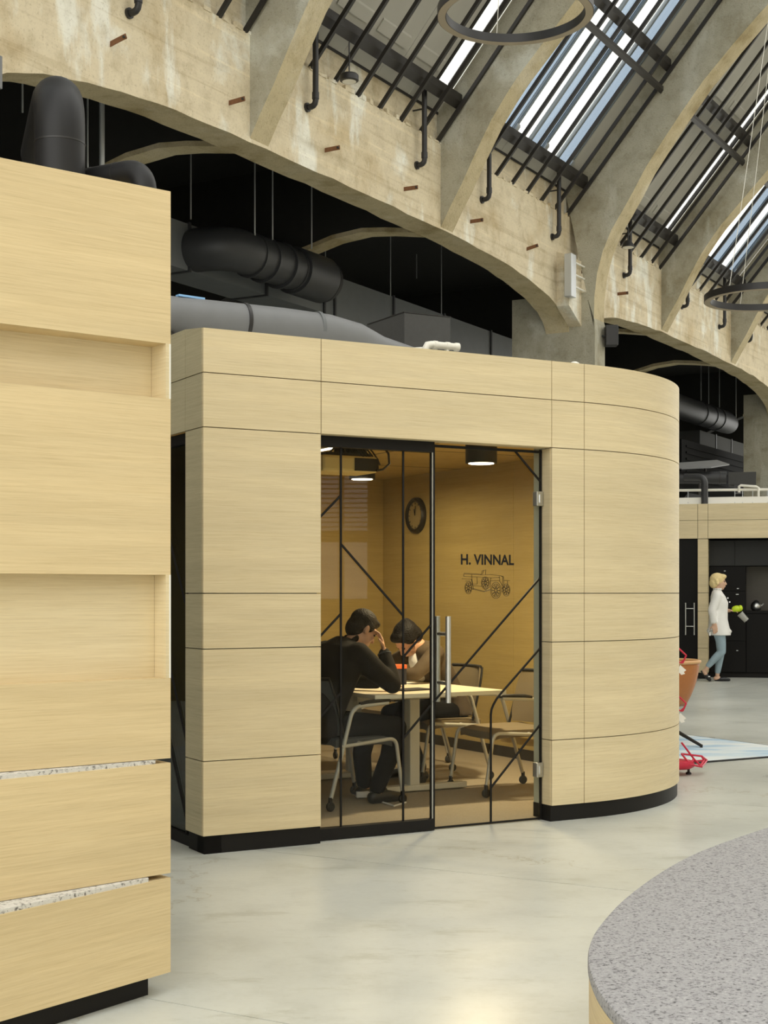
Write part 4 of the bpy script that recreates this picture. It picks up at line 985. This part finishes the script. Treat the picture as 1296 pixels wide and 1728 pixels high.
# ------------------------------------------------------------------ chairs: local frame, facing +x
def make_chair(fabric, label):
    t = thing('conference_chair', (0, 0, 0), label, 'chair', 'wheeled chairs around the meeting table')
    m = MB(); rows_ = []
    for k in range(9):
        x = -.23 + .46 * k / 8; e = -.022 * max(0, (x - .12) / .11) ** 2
        rows_.append([(x, y, .455 + e + .012 * (abs(y) / .23) ** 3 - .02 * (abs(y) > .22)) for y in [-.235 + .47 * j / 8 for j in range(9)]])
    part(t, 'seat', m.sheet(rows_, (0, 0, -.05)), fabric, smooth=50, bevel=0)
    m = MB(); rows_ = []
    for k in range(11):
        z = .47 + .36 * k / 10; x0 = -.225 - .075 * (k / 10) ** 1.3; hw = .225 - .03 * max(0, (k - 6) / 4) ** 2 - .02 * max(0, (2 - k) / 2)
        rows_.append([(x0 + .055 * (j / 5 - 1) ** 2, hw * (j / 5 - 1), z) for j in range(11)])
    part(t, 'backrest', m.sheet(rows_, (-.018, 0, 0)), fabric, smooth=50)
    m = MB(); top = [(-.307 + .055 * (j / 5 - 1) ** 2, .198 * (j / 5 - 1), .833) for j in range(11)]
    part(t, 'top_trim', m.tube(top, .013, 8), 'plastic_black', smooth=50)
    for s_ in (-1, 1):
        m = MB(); e = [(-.19 - .10 * k / 10 + .03, s_ * (.232 - .025 * max(0, (k - 6) / 4) ** 2), .44 + .39 * k / 10) for k in range(11)]
        part(t, 'back_edge', m.tube(e, .009, 8), 'plastic_black')
        y = s_ * .265
        lr = elbow((-.29, y, .085), (-.115, y, .655), (.17, y, .67), .07, 8)
        part(t, 'leg', MB().tube(lr, .0135, 12), 'silver_paint', smooth=50, label='silver rear leg rising into the armrest')
        lf = elbow((.29, y, .085), (.235, y, .435), (-.21, y, .405), .06, 8)
        part(t, 'leg', MB().tube(lf, .0125, 12), 'silver_paint', smooth=50)
        part(t, 'armrest', MB().tube([(-.06, y, .672), (.0, y, .682), (.17, y, .686), (.19, y, .680)], [.014, .017, .017, .012], 10, flat=.8), 'plastic_black', smooth=50)
        for x in (-.295, .293):
            c = part(t, 'caster', MB().lathe((x, y - .012, .032), [(.026, 0), (.030, .004), (.030, .020), (.026, .024)], 16, (0, 1, 0)), 'plastic_black', smooth=40)
            part(c, 'fork', MB().tube([(x, y, .035), (x, y, .09)], .014, 8), 'plastic_black')
    part(t, 'crossbar', MB().tube([(-.05, -.262, .42), (-.05, .262, .42)], .011, 8), 'silver_paint')
    return t
def put(o, u, r, ang): o.location = B(u, r, .012); o.rotation_euler = (0, 0, R(29.2) + ang); return o
cA = put(make_chair('mesh_grey', 'grey-backed chair the man in the dark jacket sits on'), 1.50, 1.26, R(9))
cB = put(make_chair('chair_fabric', 'empty tan wheeled chair just inside the glass door'), 2.76, 1.22, R(180 - 5))
cC = clone(cB); cC['label'] = 'tan wheeled chair the bowed dark-haired person sits on'; put(cC, 2.72, 2.06, R(180))
cD = clone(cB); cD['label'] = 'tan chair behind the dark-haired person, mostly hidden'; put(cD, 2.96, 3.05, R(180 + 8))
cE = clone(cB); cE['label'] = 'tan chair at the far end of the table, legs showing'; put(cE, 2.32, 3.25, R(-95))

# ------------------------------------------------------------------ people
def cap(m, a, b, ra, rb, seg=14):
    a, b = Vector(a), Vector(b); m.tube([a, a.lerp(b, .5), b], [ra, (ra + rb) / 2 * 1.02, rb], seg); m.ball(a, ra, ra, ra, None, 12, 8); m.ball(b, rb, rb, rb, None, 12, 8)
def chain(m, pts):
    for (a, ra), (b, rb) in zip(pts, pts[1:]): cap(m, a, b, ra, rb)
def loft(m, secs, seg=20):                 # elliptical sections: centre, half-widths along x and y, forward tilt
    vs = []; n = len(secs)
    for c, rx, ry, tilt in secs:
        c = Vector(c)
        for j in range(seg):
            a = 2 * math.pi * j / seg; q = Vector((rx * math.cos(a), ry * math.sin(a), 0))
            vs.append(c + Matrix.Rotation(tilt, 3, 'Y') @ q)
    m.add(vs, [(i * seg + j, i * seg + (j + 1) % seg, (i + 1) * seg + (j + 1) % seg, (i + 1) * seg + j) for i in range(n - 1) for j in range(seg)] + [tuple(range(seg - 1, -1, -1)), tuple((n - 1) * seg + j for j in range(seg))])
def fuse(parent, name, m, mat, vox=.009, it=4, label=None, fac=.5):
    it = it * 3 if name not in ('body',) else it + 2
    o = link_mesh(name + '_raw', m, mat)
    md = o.modifiers.new('r', 'REMESH'); md.mode = 'VOXEL'; md.voxel_size = vox; md.use_smooth_shade = True
    if it: sm = o.modifiers.new('s', 'SMOOTH'); sm.iterations = it; sm.factor = fac
    bpy.context.view_layer.update()
    me = bpy.data.meshes.new_from_object(o.evaluated_get(bpy.context.evaluated_depsgraph_get()))
    me.polygons.foreach_set('use_smooth', [True] * len(me.polygons))
    old = o.data; bpy.data.objects.remove(o); bpy.data.meshes.remove(old)
    me.name = name
    if not me.materials: me.materials.append(MAT[mat])
    r = bpy.data.objects.new(name, me); COL.objects.link(r); r.parent = parent
    if label: r['label'] = label
    return r
def head(m, c, pitch, yaw=0, s=1.0):
    # skull, jaw, nose, lips, brow, ears in a frame whose +x is the face
    M = Matrix.Rotation(yaw, 3, 'Z') @ Matrix.Rotation(pitch, 3, 'Y'); c = Vector(c)
    P = lambda x, y, z: c + M @ (Vector((x, y, z)) * s)
    m.ball(P(-.012, 0, .035), .098 * s, .076 * s, .090 * s, M)
    m.ball(P(.030, 0, -.030), .068 * s, .062 * s, .090 * s, M)
    m.ball(P(.050, 0, -.088), .036 * s, .036 * s, .030 * s, M)
    m.ball(P(.072, 0, .030), .022 * s, .055 * s, .016 * s, M)
    cap(m, P(.090, 0, .012), P(.112, 0, -.024), .009 * s, .014 * s)
    m.ball(P(.094, 0, -.055), .012 * s, .024 * s, .009 * s, M); m.ball(P(.091, 0, -.067), .012 * s, .021 * s, .008 * s, M)
    for sy in (-1, 1):
        m.ball(P(.066, sy * .040, -.018), .024 * s, .022 * s, .022 * s, M)
        m.ball(P(-.004, sy * .076, -.008), .020 * s, .010 * s, .033 * s, M)
        m.ball(P(-.012, sy * .082, .006), .014 * s, .008 * s, .018 * s, M)
    return P
def eyes(parent, P, s=1.0):
    m = MB(); m2 = MB()
    for sy in (-1, 1):
        m.ball(P(.080, sy * .031, .008), .0105 * s, .0125 * s, .008 * s); m2.ball(P(.084, sy * .031, .024), .006 * s, .02 * s, .004 * s)
    part_local(parent, 'eyes', m, 'hair_dark'); part_local(parent, 'eyebrows', m2, 'hair_dark')
def part_local(parent, name, m, mat, smooth=60):
    return link_mesh(name, m, mat, (0, 0, 0), parent, smooth)
def hand(m, wrist, fwd, out, curl=.5, s=1.0, thumb=1, spread=.12):
    # palm, four bent fingers of different lengths and a thumb leaving the side of the palm
    w, f, o = Vector(wrist), Vector(fwd).normalized(), Vector(out).normalized()
    side = f.cross(o).normalized() * thumb
    for k in range(5): cap(m, w + side * (.030 - .015 * k) * s, w + f * .075 * s + side * (.034 - .017 * k) * s, .0125 * s, .0125 * s, 8)
    for k, L in enumerate((.066, .076, .070, .054)):
        a = w + f * .082 * s + side * (.033 - .022 * k) * s
        d1 = (f + side * spread * (1.5 - k) * .4 - o * curl * .5).normalized(); b = a + d1 * L * .45 * s
        d2 = (f * (1 - curl * .7) - o * curl * 1.2).normalized(); c = b + d2 * L * .32 * s
        d3 = (f * (1 - curl * 1.3) - o * curl * 1.6).normalized(); e = c + d3 * L * .28 * s
        chain(m, [(a, .0092 * s), (b, .0088 * s), (c, .0082 * s), (e, .0072 * s)])
    a = w + f * .022 * s + side * .036 * s; b = a + (f * .5 + side * .75 - o * .25).normalized() * .040 * s; c = b + (f * .85 + side * .25 - o * .45).normalized() * .032 * s
    chain(m, [(a, .013 * s), (b, .0105 * s), (c, .0085 * s)])
# --- man in dark jacket, elbow on the table, hand at his brow
man = thing('person', (0, 0, 0), 'person in a dark jacket seated at the table, hand at brow', 'person')
hc_ = (.305, -.02, 1.145)
m = MB(); P = head(m, hc_, R(38), R(-6))
chain(m, [((.20, 0, 1.02), .07), ((.225, -.01, 1.05), .058), ((.265, -.015, 1.095), .056)])
loft(m, [((-.06, 0, .50), .12, .16, 0), ((0, 0, .62), .11, .15, .15), ((.06, 0, .78), .115, .16, .3), ((.13, 0, .92), .12, .18, .45), ((.18, 0, 1.02), .08, .14, .5)])
for sy, kx, fx_ in ((-1, .50, .34), (1, .46, .42)):
    chain(m, [((-.03, sy * .09, .51), .08), ((.22, sy * .11, .51), .074), ((kx, sy * .13, .49), .056), ((kx - .06, sy * .13, .30), .048), ((fx_, sy * .13, .10), .036), ((fx_ + .02, sy * .13, .05), .034)])
    chain(m, [((fx_ - .02, sy * .13, .035), .032), ((fx_ + .14, sy * .135, .03), .028)])
elb, wr_ = Vector((.385, -.235, .775)), Vector((.400, -.13, 1.0))
chain(m, [((.165, -.185, .985), .062), ((.27, -.235, .87), .05), (elb, .042), (elb.lerp(wr_, .5), .040), (wr_, .028)])
elb2, wr2 = Vector((.40, .26, .79)), Vector((.50, .06, .775))
chain(m, [((.165, .185, .985), .062), ((.28, .25, .87), .05), (elb2, .042), (elb2.lerp(wr2, .5), .036), (wr2, .027)])
hand(m, wr_, Vector((.02, .35, .93)), Vector((.75, -.45, .15)), .42, 1.0, -1); hand(m, wr2, Vector((.7, -.7, 0)), Vector((0, 0, 1)), .25, 1.0, 1)
fuse(man, 'body', m, 'skin', .0075, 3)
eyes(man, P)
m = MB()   # jacket
loft(m, [((-.09, 0, .46), .15, .215, 0), ((-.06, 0, .56), .155, .21, .05), ((0, 0, .68), .150, .20, .2), ((.05, 0, .80), .152, .215, .32), ((.10, 0, .91), .150, .235, .42), ((.145, 0, 1.0), .118, .215, .5), ((.175, 0, 1.05), .085, .13, .5), ((.20, 0, 1.075), .072, .085, .5)], 24)
for sy in (-1, 1): m.ball((.15, sy * .19, .985), .085, .078, .085)
e2 = elb + Vector((.005, -.004, .008))
chain(m, [((.155, -.19, .98), .083), ((.26, -.238, .875), .073), (e2, .060), (e2.lerp(wr_, .45), .057), (e2.lerp(wr_, .92), .044)])
e2 = elb2 + Vector((0, 0, .006))
chain(m, [((.155, .19, .98), .083), ((.27, .25, .875), .073), (e2, .058), (e2.lerp(wr2, .5), .053), (e2.lerp(wr2, .9), .042)])
fuse(man, 'jacket', m, 'jacket_black', .010, 4)
m = MB()
for a in range(13):
    q = math.pi * (.25 + 1.5 * a / 12); m.ball((.205 + .062 * math.cos(q), .066 * math.sin(q), 1.075 + .03 * math.cos(q)), .016, .016, .026)
fuse(man, 'collar', m, 'jacket_black', .007, 3)
m = MB()
part_local(man, 'cuff', MB().tube([elb.lerp(wr_, .90), elb.lerp(wr_, .935)], .047, 16), 'mesh_grey')
m = MB()   # trousers
m.ball((-.06, 0, .50), .15, .19, .085)
for sy, kx, fx_ in ((-1, .50, .34), (1, .46, .42)):
    chain(m, [((-.04, sy * .09, .505), .098), ((.22, sy * .112, .515), .092), ((kx, sy * .13, .492), .074), ((kx - .055, sy * .13, .30), .064), ((fx_ + .005, sy * .13, .105), .055)])
fuse(man, 'trousers', m, 'fabric_black', .010, 4)
m = MB()
for sy, fx_ in ((-1, .34), (1, .42)):
    chain(m, [((fx_ - .03, sy * .13, .04), .042), ((fx_ + .08, sy * .134, .042), .042), ((fx_ + .17, sy * .137, .032), .033)])
fuse(man, 'shoes', m, 'shoe_black', .007, 3)
m = MB(); Mh = Matrix.Rotation(R(-6), 3, 'Z') @ Matrix.Rotation(R(38), 3, 'Y')
m.ball(P(-.020, 0, .044), .104, .082, .089, Mh); m.ball(P(-.055, 0, -.012), .064, .075, .085, Mh); m.ball(P(.048, 0, .084), .040, .058, .026, Mh)
for sy in (-1, 1): m.ball(P(.002, sy * .070, .022), .040, .016, .036, Mh)
fuse(man, 'hair', m, 'hair_dark', .007, 2)
man.location = B(1.33, 1.22, .012); man.rotation_euler = (0, 0, R(29.2 + 7))
# --- dark-haired person bowed over the table
wom = thing('person', (0, 0, 0), 'dark-haired person in a brown blazer bowed over the table', 'person')
m = MB(); P = head(m, (.33, .0, 1.03), R(52), R(4), .97)
chain(m, [((.235, 0, .99), .060), ((.265, 0, 1.0), .050), ((.29, 0, 1.015), .048)])
loft(m, [((-.05, 0, .50), .115, .16, 0), ((.02, 0, .62), .10, .13, .25), ((.09, 0, .76), .10, .14, .42), ((.17, 0, .89), .10, .155, .55), ((.22, 0, .97), .07, .12, .6)])
for sy in (-1, 1):
    chain(m, [((-.02, sy * .085, .505), .075), ((.2, sy * .10, .51), .068), ((.43, sy * .105, .49), .052), ((.36, sy * .11, .28), .044), ((.28, sy * .11, .09), .033)])
    chain(m, [((.26, sy * .11, .035), .030), ((.40, sy * .115, .03), .025)])
el = [(.40, sy * .245, .785) for sy in (-1, 1)]; wrs = [(.56, sy * .07, .785) for sy in (-1, 1)]
for sy, e_, w_ in ((-1, el[0], wrs[0]), (1, el[1], wrs[1])):
    chain(m, [((.20, sy * .165, .945), .052), ((.31, sy * .225, .86), .043), (e_, .037), (Vector(e_).lerp(Vector(w_), .5), .032), (w_, .024)])
    hand(m, w_, Vector((.85, -sy * .5, -.05)), Vector((0, 0, 1)), .35, .92, -sy)
fuse(wom, 'body', m, 'skin', .0075, 3); eyes(wom, P, .95)
m = MB()
loft(m, [((-.08, 0, .47), .135, .20, 0), ((-.03, 0, .58), .128, .17, .1), ((.04, 0, .70), .125, .165, .35), ((.11, 0, .82), .128, .185, .48), ((.17, 0, .91), .118, .195, .56), ((.215, 0, .975), .085, .14, .6), ((.24, 0, 1.0), .066, .08, .6)], 24)
for sy, e_, w_ in ((-1, el[0], wrs[0]), (1, el[1], wrs[1])):
    m.ball((.19, sy * .17, .94), .07, .066, .07)
    chain(m, [((.19, sy * .17, .94), .068), ((.31, sy * .228, .865), .060), (Vector(e_) + Vector((0, 0, .012)), .050), (Vector(e_).lerp(Vector(w_), .75) + Vector((0, 0, .006)), .040)])
fuse(wom, 'blazer', m, 'blazer_brown', .010, 4)
m = MB(); chain(m, [((.275, 0, .965), .036), ((.262, 0, .88), .055), ((.215, 0, .78), .06)])
fuse(wom, 'white_top', m, 'tag_white', .009, 3)
m = MB(); m.ball((-.05, 0, .50), .14, .185, .08)
for sy in (-1, 1): chain(m, [((-.03, sy * .085, .505), .092), ((.2, sy * .10, .512), .084), ((.43, sy * .105, .49), .066), ((.36, sy * .11, .28), .056), ((.28, sy * .11, .10), .045)])
fuse(wom, 'trousers', m, 'fabric_black', .010, 4)
m = MB()
for sy in (-1, 1): chain(m, [((.25, sy * .11, .038), .036), ((.34, sy * .113, .04), .036), ((.42, sy * .116, .03), .028)])
fuse(wom, 'shoes', m, 'shoe_black', .007, 3)
m = MB(); Mh = Matrix.Rotation(R(4), 3, 'Z') @ Matrix.Rotation(R(52), 3, 'Y')
m.ball(P(-.034, 0, .055), .108, .094, .092, Mh); m.ball(P(.035, 0, .098), .055, .074, .034, Mh); m.ball(P(-.075, 0, .0), .062, .086, .085, Mh); m.ball(P(-.085, 0, .09), .055, .055, .05, Mh)
for sy in (-1, 1):
    m.ball(P(-.012, sy * .070, .030), .055, .026, .048, Mh)
    for k in range(5): m.ball(P(.06 - .02 * k, sy * (.02 + .013 * k), .105 - .006 * k), .026, .018, .014, Mh)
fuse(wom, 'hair', m, 'hair_black', .008, 3)
wom.location = B(2.80, 2.08, .012); wom.rotation_euler = (0, 0, R(29.2 + 180))
# --- blonde woman walking past the kitchen
bl = thing('person', (0, 0, 0), 'blonde person in a white shirt and jeans walking past the kitchen', 'person')
m = MB(); P = head(m, (.0, 0, 1.565), R(4), 0, 1.02)
chain(m, [((-.035, 0, 1.40), .062), ((-.025, 0, 1.45), .052), ((-.012, 0, 1.50), .052)])
loft(m, [((-.02, 0, .82), .11, .15, 0), ((-.015, 0, .95), .105, .14, 0), ((.0, 0, 1.10), .10, .13, 0), ((.0, 0, 1.25), .115, .15, 0), ((-.02, 0, 1.36), .085, .15, 0), ((-.03, 0, 1.41), .06, .09, 0)])
LR = [((-.02, -.085, .86), .088), ((.02, -.09, .66), .070), ((.04, -.09, .475), .052), ((-.06, -.09, .375), .050), ((-.165, -.09, .255), .036), ((-.205, -.09, .19), .032)]
LF = [((-.01, .085, .86), .088), ((.03, .09, .66), .070), ((.035, .09, .475), .052), ((.01, .09, .32), .048), ((-.015, .09, .15), .034), ((-.02, .09, .09), .033)]
chain(m, LR); chain(m, LF)
chain(m, [((-.235, -.09, .165), .03), ((-.195, -.09, .10), .03), ((-.16, -.09, .045), .024)]); chain(m, [((-.05, .09, .045), .032), ((.06, .09, .04), .028), ((.13, .09, .028), .022)])
chain(m, [((-.04, -.17, 1.34), .05), ((-.11, -.20, 1.13), .042), ((-.09, -.205, .96), .034), ((-.085, -.205, .90), .026)])
hand(m, (-.08, -.205, .90), Vector((.12, 0, -1)), Vector((0, -1, 0)), .25, .95, 1)
chain(m, [((-.02, .17, 1.34), .05), ((.0, .20, 1.13), .042), ((.10, .15, 1.12), .034), ((.17, .11, 1.115), .026)])
hand(m, (.17, .11, 1.115), Vector((.95, -.25, .08)), Vector((0, .1, 1)), .6, .95, 1)
fuse(bl, 'body', m, 'skin_light', .0075, 3); eyes(bl, P)
m = MB()
loft(m, [((.01, 0, .73), .175, .21, 0), ((.0, 0, .84), .165, .20, 0), ((-.01, 0, .98), .145, .18, 0), ((.0, 0, 1.12), .135, .165, 0), ((.005, 0, 1.24), .138, .175, 0), ((-.015, 0, 1.34), .115, .185, 0), ((-.028, 0, 1.40), .085, .13, 0), ((-.03, 0, 1.44), .066, .075, 0)], 28)
m.ball((.10, 0, .79), .10, .13, .05); m.ball((-.11, 0, .80), .08, .14, .06)
chain(m, [((-.04, -.165, 1.335), .075), ((-.115, -.20, 1.13), .066), ((-.10, -.205, 1.0), .054), ((-.095, -.205, .955), .052)])
chain(m, [((-.02, .165, 1.335), .075), ((-.0, .20, 1.13), .062), ((.09, .155, 1.12), .05)])
fuse(bl, 'shirt', m, 'shirt_white', .010, 3)
m = MB()
for a in range(11):
    q = math.pi * (.2 + 1.6 * a / 10); m.ball((-.02 + .064 * math.cos(q), .068 * math.sin(q), 1.455), .014, .014, .022)
fuse(bl, 'collar', m, 'shirt_white', .007, 2)
m = MB(); m.ball((-.015, 0, .86), .125, .16, .10)
chain(m, [(LR[0][0], .10), (LR[1][0], .083), (LR[2][0], .064), (LR[3][0], .060), (LR[4][0], .046)]); chain(m, [(LF[0][0], .10), (LF[1][0], .083), (LF[2][0], .064), (LF[3][0], .058), (LF[4][0], .046)])
fuse(bl, 'jeans', m, 'denim', .009, 3)
m = MB()
chain(m, [((-.195, -.09, .095), .036), ((-.165, -.09, .055), .036), ((-.145, -.09, .030), .026)]); chain(m, [((-.05, .09, .022), .020), ((.03, .09, .035), .036), ((.10, .09, .035), .036), ((.16, .09, .025), .024)])
chain(m, [((-.275, -.09, .165), .014), ((-.225, -.09, .10), .016), ((-.19, -.09, .06), .016)])
fuse(bl, 'shoes', m, 'shoe_black', .006, 2)
part_local(bl, 'shoe_buckle', MB().cbox((-.155, -.125, .085), .03, .012, .012).cbox((.06, .125, .062), .03, .012, .012), 'chrome')
m = MB()
m.ball(P(-.03, 0, .045), .118, .100, .100); m.ball(P(-.075, 0, -.02), .075, .098, .085); m.ball(P(.045, 0, .088), .068, .082, .042)
for k in range(26):
    a = random.uniform(0, 2 * math.pi); z = random.uniform(-.075, .11); q = .086 * math.sqrt(max(0, 1 - (z / .15) ** 2))
    x = -.035 + 1.1 * q * math.cos(a)
    if x > .03 and z < .05: continue
    m.ball(P(x, q * math.sin(a), z), .03, .03, .03)
fuse(bl, 'hair', m, 'hair_blonde', .008, 2)
bl.location = Vector((5.27, 22.75, .0)); bl.rotation_euler = (0, 0, R(-10))
Mb = Matrix.Rotation(R(-10), 3, 'Z')
def bw(x, y, z): return bl.location + Mb @ Vector((x, y, z))
th = thing('lime_pouch', bw(.29, .07, 1.14), 'lime green soft pouch in the blonde person\'s hand', 'pouch')
m = MB(); m.ball(bw(.285, .075, 1.145), .085, .05, .052); m.ball(bw(.33, .072, 1.155), .04, .045, .048); m.ball(bw(.24, .078, 1.140), .04, .045, .046)
part(th, 'pouch', m, 'lime', smooth=80); part(th, 'cap', MB().lathe(bw(.355, .07, 1.175), [(.018, 0), (.016, .02)], 12, Mb @ Vector((.9, 0, .45))), 'plastic_black')
th = thing('plastic_cup', bw(.30, .07, 1.02), 'small clear cup held tilted under the lime pouch', 'cup')
ax = (Mb @ Vector((.55, 0, -.6))).normalized()
part(th, 'cup', MB().lathe(bw(.335, .08, 1.062), [(.045, -.14), (.052, 0)], 18, -ax), 'clear_grey', smooth=50); part(th, 'lid', MB().lathe(bw(.335, .08, 1.062), [(.054, 0), (.054, .012)], 18, -ax), 'clear_grey')
th = thing('key_tag', bw(-.13, -.23, .80), 'small white tag hanging from the blonde person\'s fingers', 'tag')
part(th, 'tag', MB().cbox(bw(-.15, -.225, .755), .018, .01, .055), 'tag_white'); part(th, 'cord', MB().tube([bw(-.10, -.215, .80), bw(-.15, -.225, .80), bw(-.15, -.225, .775)], .004, 6), 'plastic_black')

# ------------------------------------------------------------------ lounge corner glimpsed past the curved wall
rg = [ground(1149, 1241), ground(1296, 1260), ground(1345, 1266), ground(1360, 1274), ground(1296, 1279), ground(1194, 1287), ground(1120, 1294), ground(1090, 1262)]
th = thing('rug', sum(rg, Vector()) / len(rg), 'white and blue streaked rug on the floor at right', 'rug')
part(th, 'pile', MB().prism([p + UP * .002 for p in rg], UP * .012), 'rug'); 
m = MB()
for a, b in zip(rg, rg[1:] + rg[:1]): m.tube([a + UP * .008, b + UP * .008], .008, 6)
part(th, 'binding', m, 'kitchen_grey')
# orange shell chair
Zc = 13.3
def at(x, y, Z): return Vector(((x - CX) / FPX * Z, Z, EYE - (y - HY) / FPX * Z))
oc = thing('shell_chair', Vector((at(1140, 1000, Zc).x, Zc, 0)), 'orange leather shell chair peeking past the curved wall', 'chair')
m = MB(); rows_ = []
cx0 = at(1118, 1000, Zc).x
for k in range(12):
    q = k / 11
    row = []
    for j in range(13):
        a = R(-115 + 200 * j / 12)
        rad = .20 + .135 * math.sin(q * 1.45) ** .8
        z = .36 + .06 * (1 - math.cos(a)) * .3 + q * (.385)
        row.append((cx0 + rad * math.cos(a), Zc + rad * math.sin(a), z + .02 * q * math.cos(a)))
    rows_.append(row)
part(oc, 'shell', m.sheet(rows_), 'orange_leather', smooth=70).modifiers.new('t', 'SOLIDIFY').thickness = .03
part(oc, 'rim', MB().tube([Vector(p) + Vector((0, 0, .004)) for p in rows_[-1]], .017, 8), 'leather_edge', smooth=60)
part(oc, 'seat', MB().lathe((cx0, Zc, .36), [(.17, 0), (.22, .03), (.215, .09), (.15, .10)], 28), 'orange_leather', smooth=60)
part(oc, 'post', MB().tube([(cx0, Zc, .16), (cx0, Zc, .38)], .025, 12), 'plastic_black')
ft = ground(1183.5, 1264); hb = Vector((cx0, Zc, .20))
ang0 = math.atan2(ft.y - hb.y, ft.x - hb.x); L0 = math.hypot(ft.x - hb.x, ft.y - hb.y)
for k in range(3):
    e = Vector((hb.x + L0 * math.cos(ang0 + k * math.pi / 1.5), hb.y + L0 * math.sin(ang0 + k * math.pi / 1.5), .03))
    lg = part(oc, 'leg', MB().tube([hb, e], [.022, .014], 8), 'plastic_black'); part(lg, 'glide', MB().tube([e + UP * .01, e - UP * .03], .013, 8), 'plastic_black')
# red wire stand with paper tags
Zs = 11.15
rs_ = thing('red_wire_stand', Vector((at(1150, 1000, Zs).x, Zs, 0)), 'red wire frame stand with white paper tags by the rug', 'stand')
bc = Vector((at(1140, 1000, Zs).x, Zs, .075))
part(rs_, 'round_base', MB().lathe(bc, [(.11, -.03), (.14, -.015), (.145, .005), (.135, .03), (.10, .035)], 32), 'red_paint', smooth=60)
for a in (R(0), R(120), R(240)): part(rs_, 'foot', MB().lathe(bc + Vector((.10 * math.cos(a), .10 * math.sin(a), -.075)), [(.022, 0), (.022, .012), (.010, .02), (.010, .05)], 12), 'plastic_black')
def A(x, y, dz=0): return at(x, y, Zs + dz)
fr = [(A(1150, 1272), A(1184, 1276)), (A(1150, 1286), A(1193, 1283, .1)), (A(1184, 1276), A(1193, 1283, .1)), (A(1193, 1283, .1), A(1184, 1294, -.1)), (A(1184, 1294, -.1), A(1150, 1287, -.1)), (A(1150, 1272), A(1165, 1290, -.1)),
      (A(1184, 1276), A(1188, 1283)), (A(1188, 1283), A(1181, 1293, -.1)), (A(1165, 1290, -.1), A(1170, 1281)), (A(1172, 1282), A(1184, 1294, -.1)), (A(1150, 1253), A(1172, 1282))]
for a, b in fr: part(rs_, 'wire', MB().tube([a, b], .008, 6), 'red_paint')
up = [A(1142, 1272), A(1140, 1180), A(1138, 1100)]
part(rs_, 'stem', MB().tube(up, .012, 8), 'red_paint')
for base in (0, 81):
    for a, b in [(A(1143, 1092 + base), A(1158, 1106 + base)), (A(1158, 1106 + base), A(1152, 1119 + base)), (A(1152, 1119 + base), A(1140, 1116 + base)), (A(1148, 1119 + base), A(1154, 1114 + base))]: part(rs_, 'wire', MB().tube([a, b], .007, 6), 'red_paint')
    tg = [A(1148, 1122 + base, -.03), A(1158, 1131 + base, -.03), A(1154, 1134 + base, -.03), A(1156, 1137 + base, -.03), A(1150, 1139 + base, -.03), A(1143, 1132 + base, -.03)]
    part(rs_, 'paper_tag', MB().prism(tg, Vector((0, .006, 0))), 'tag_white')
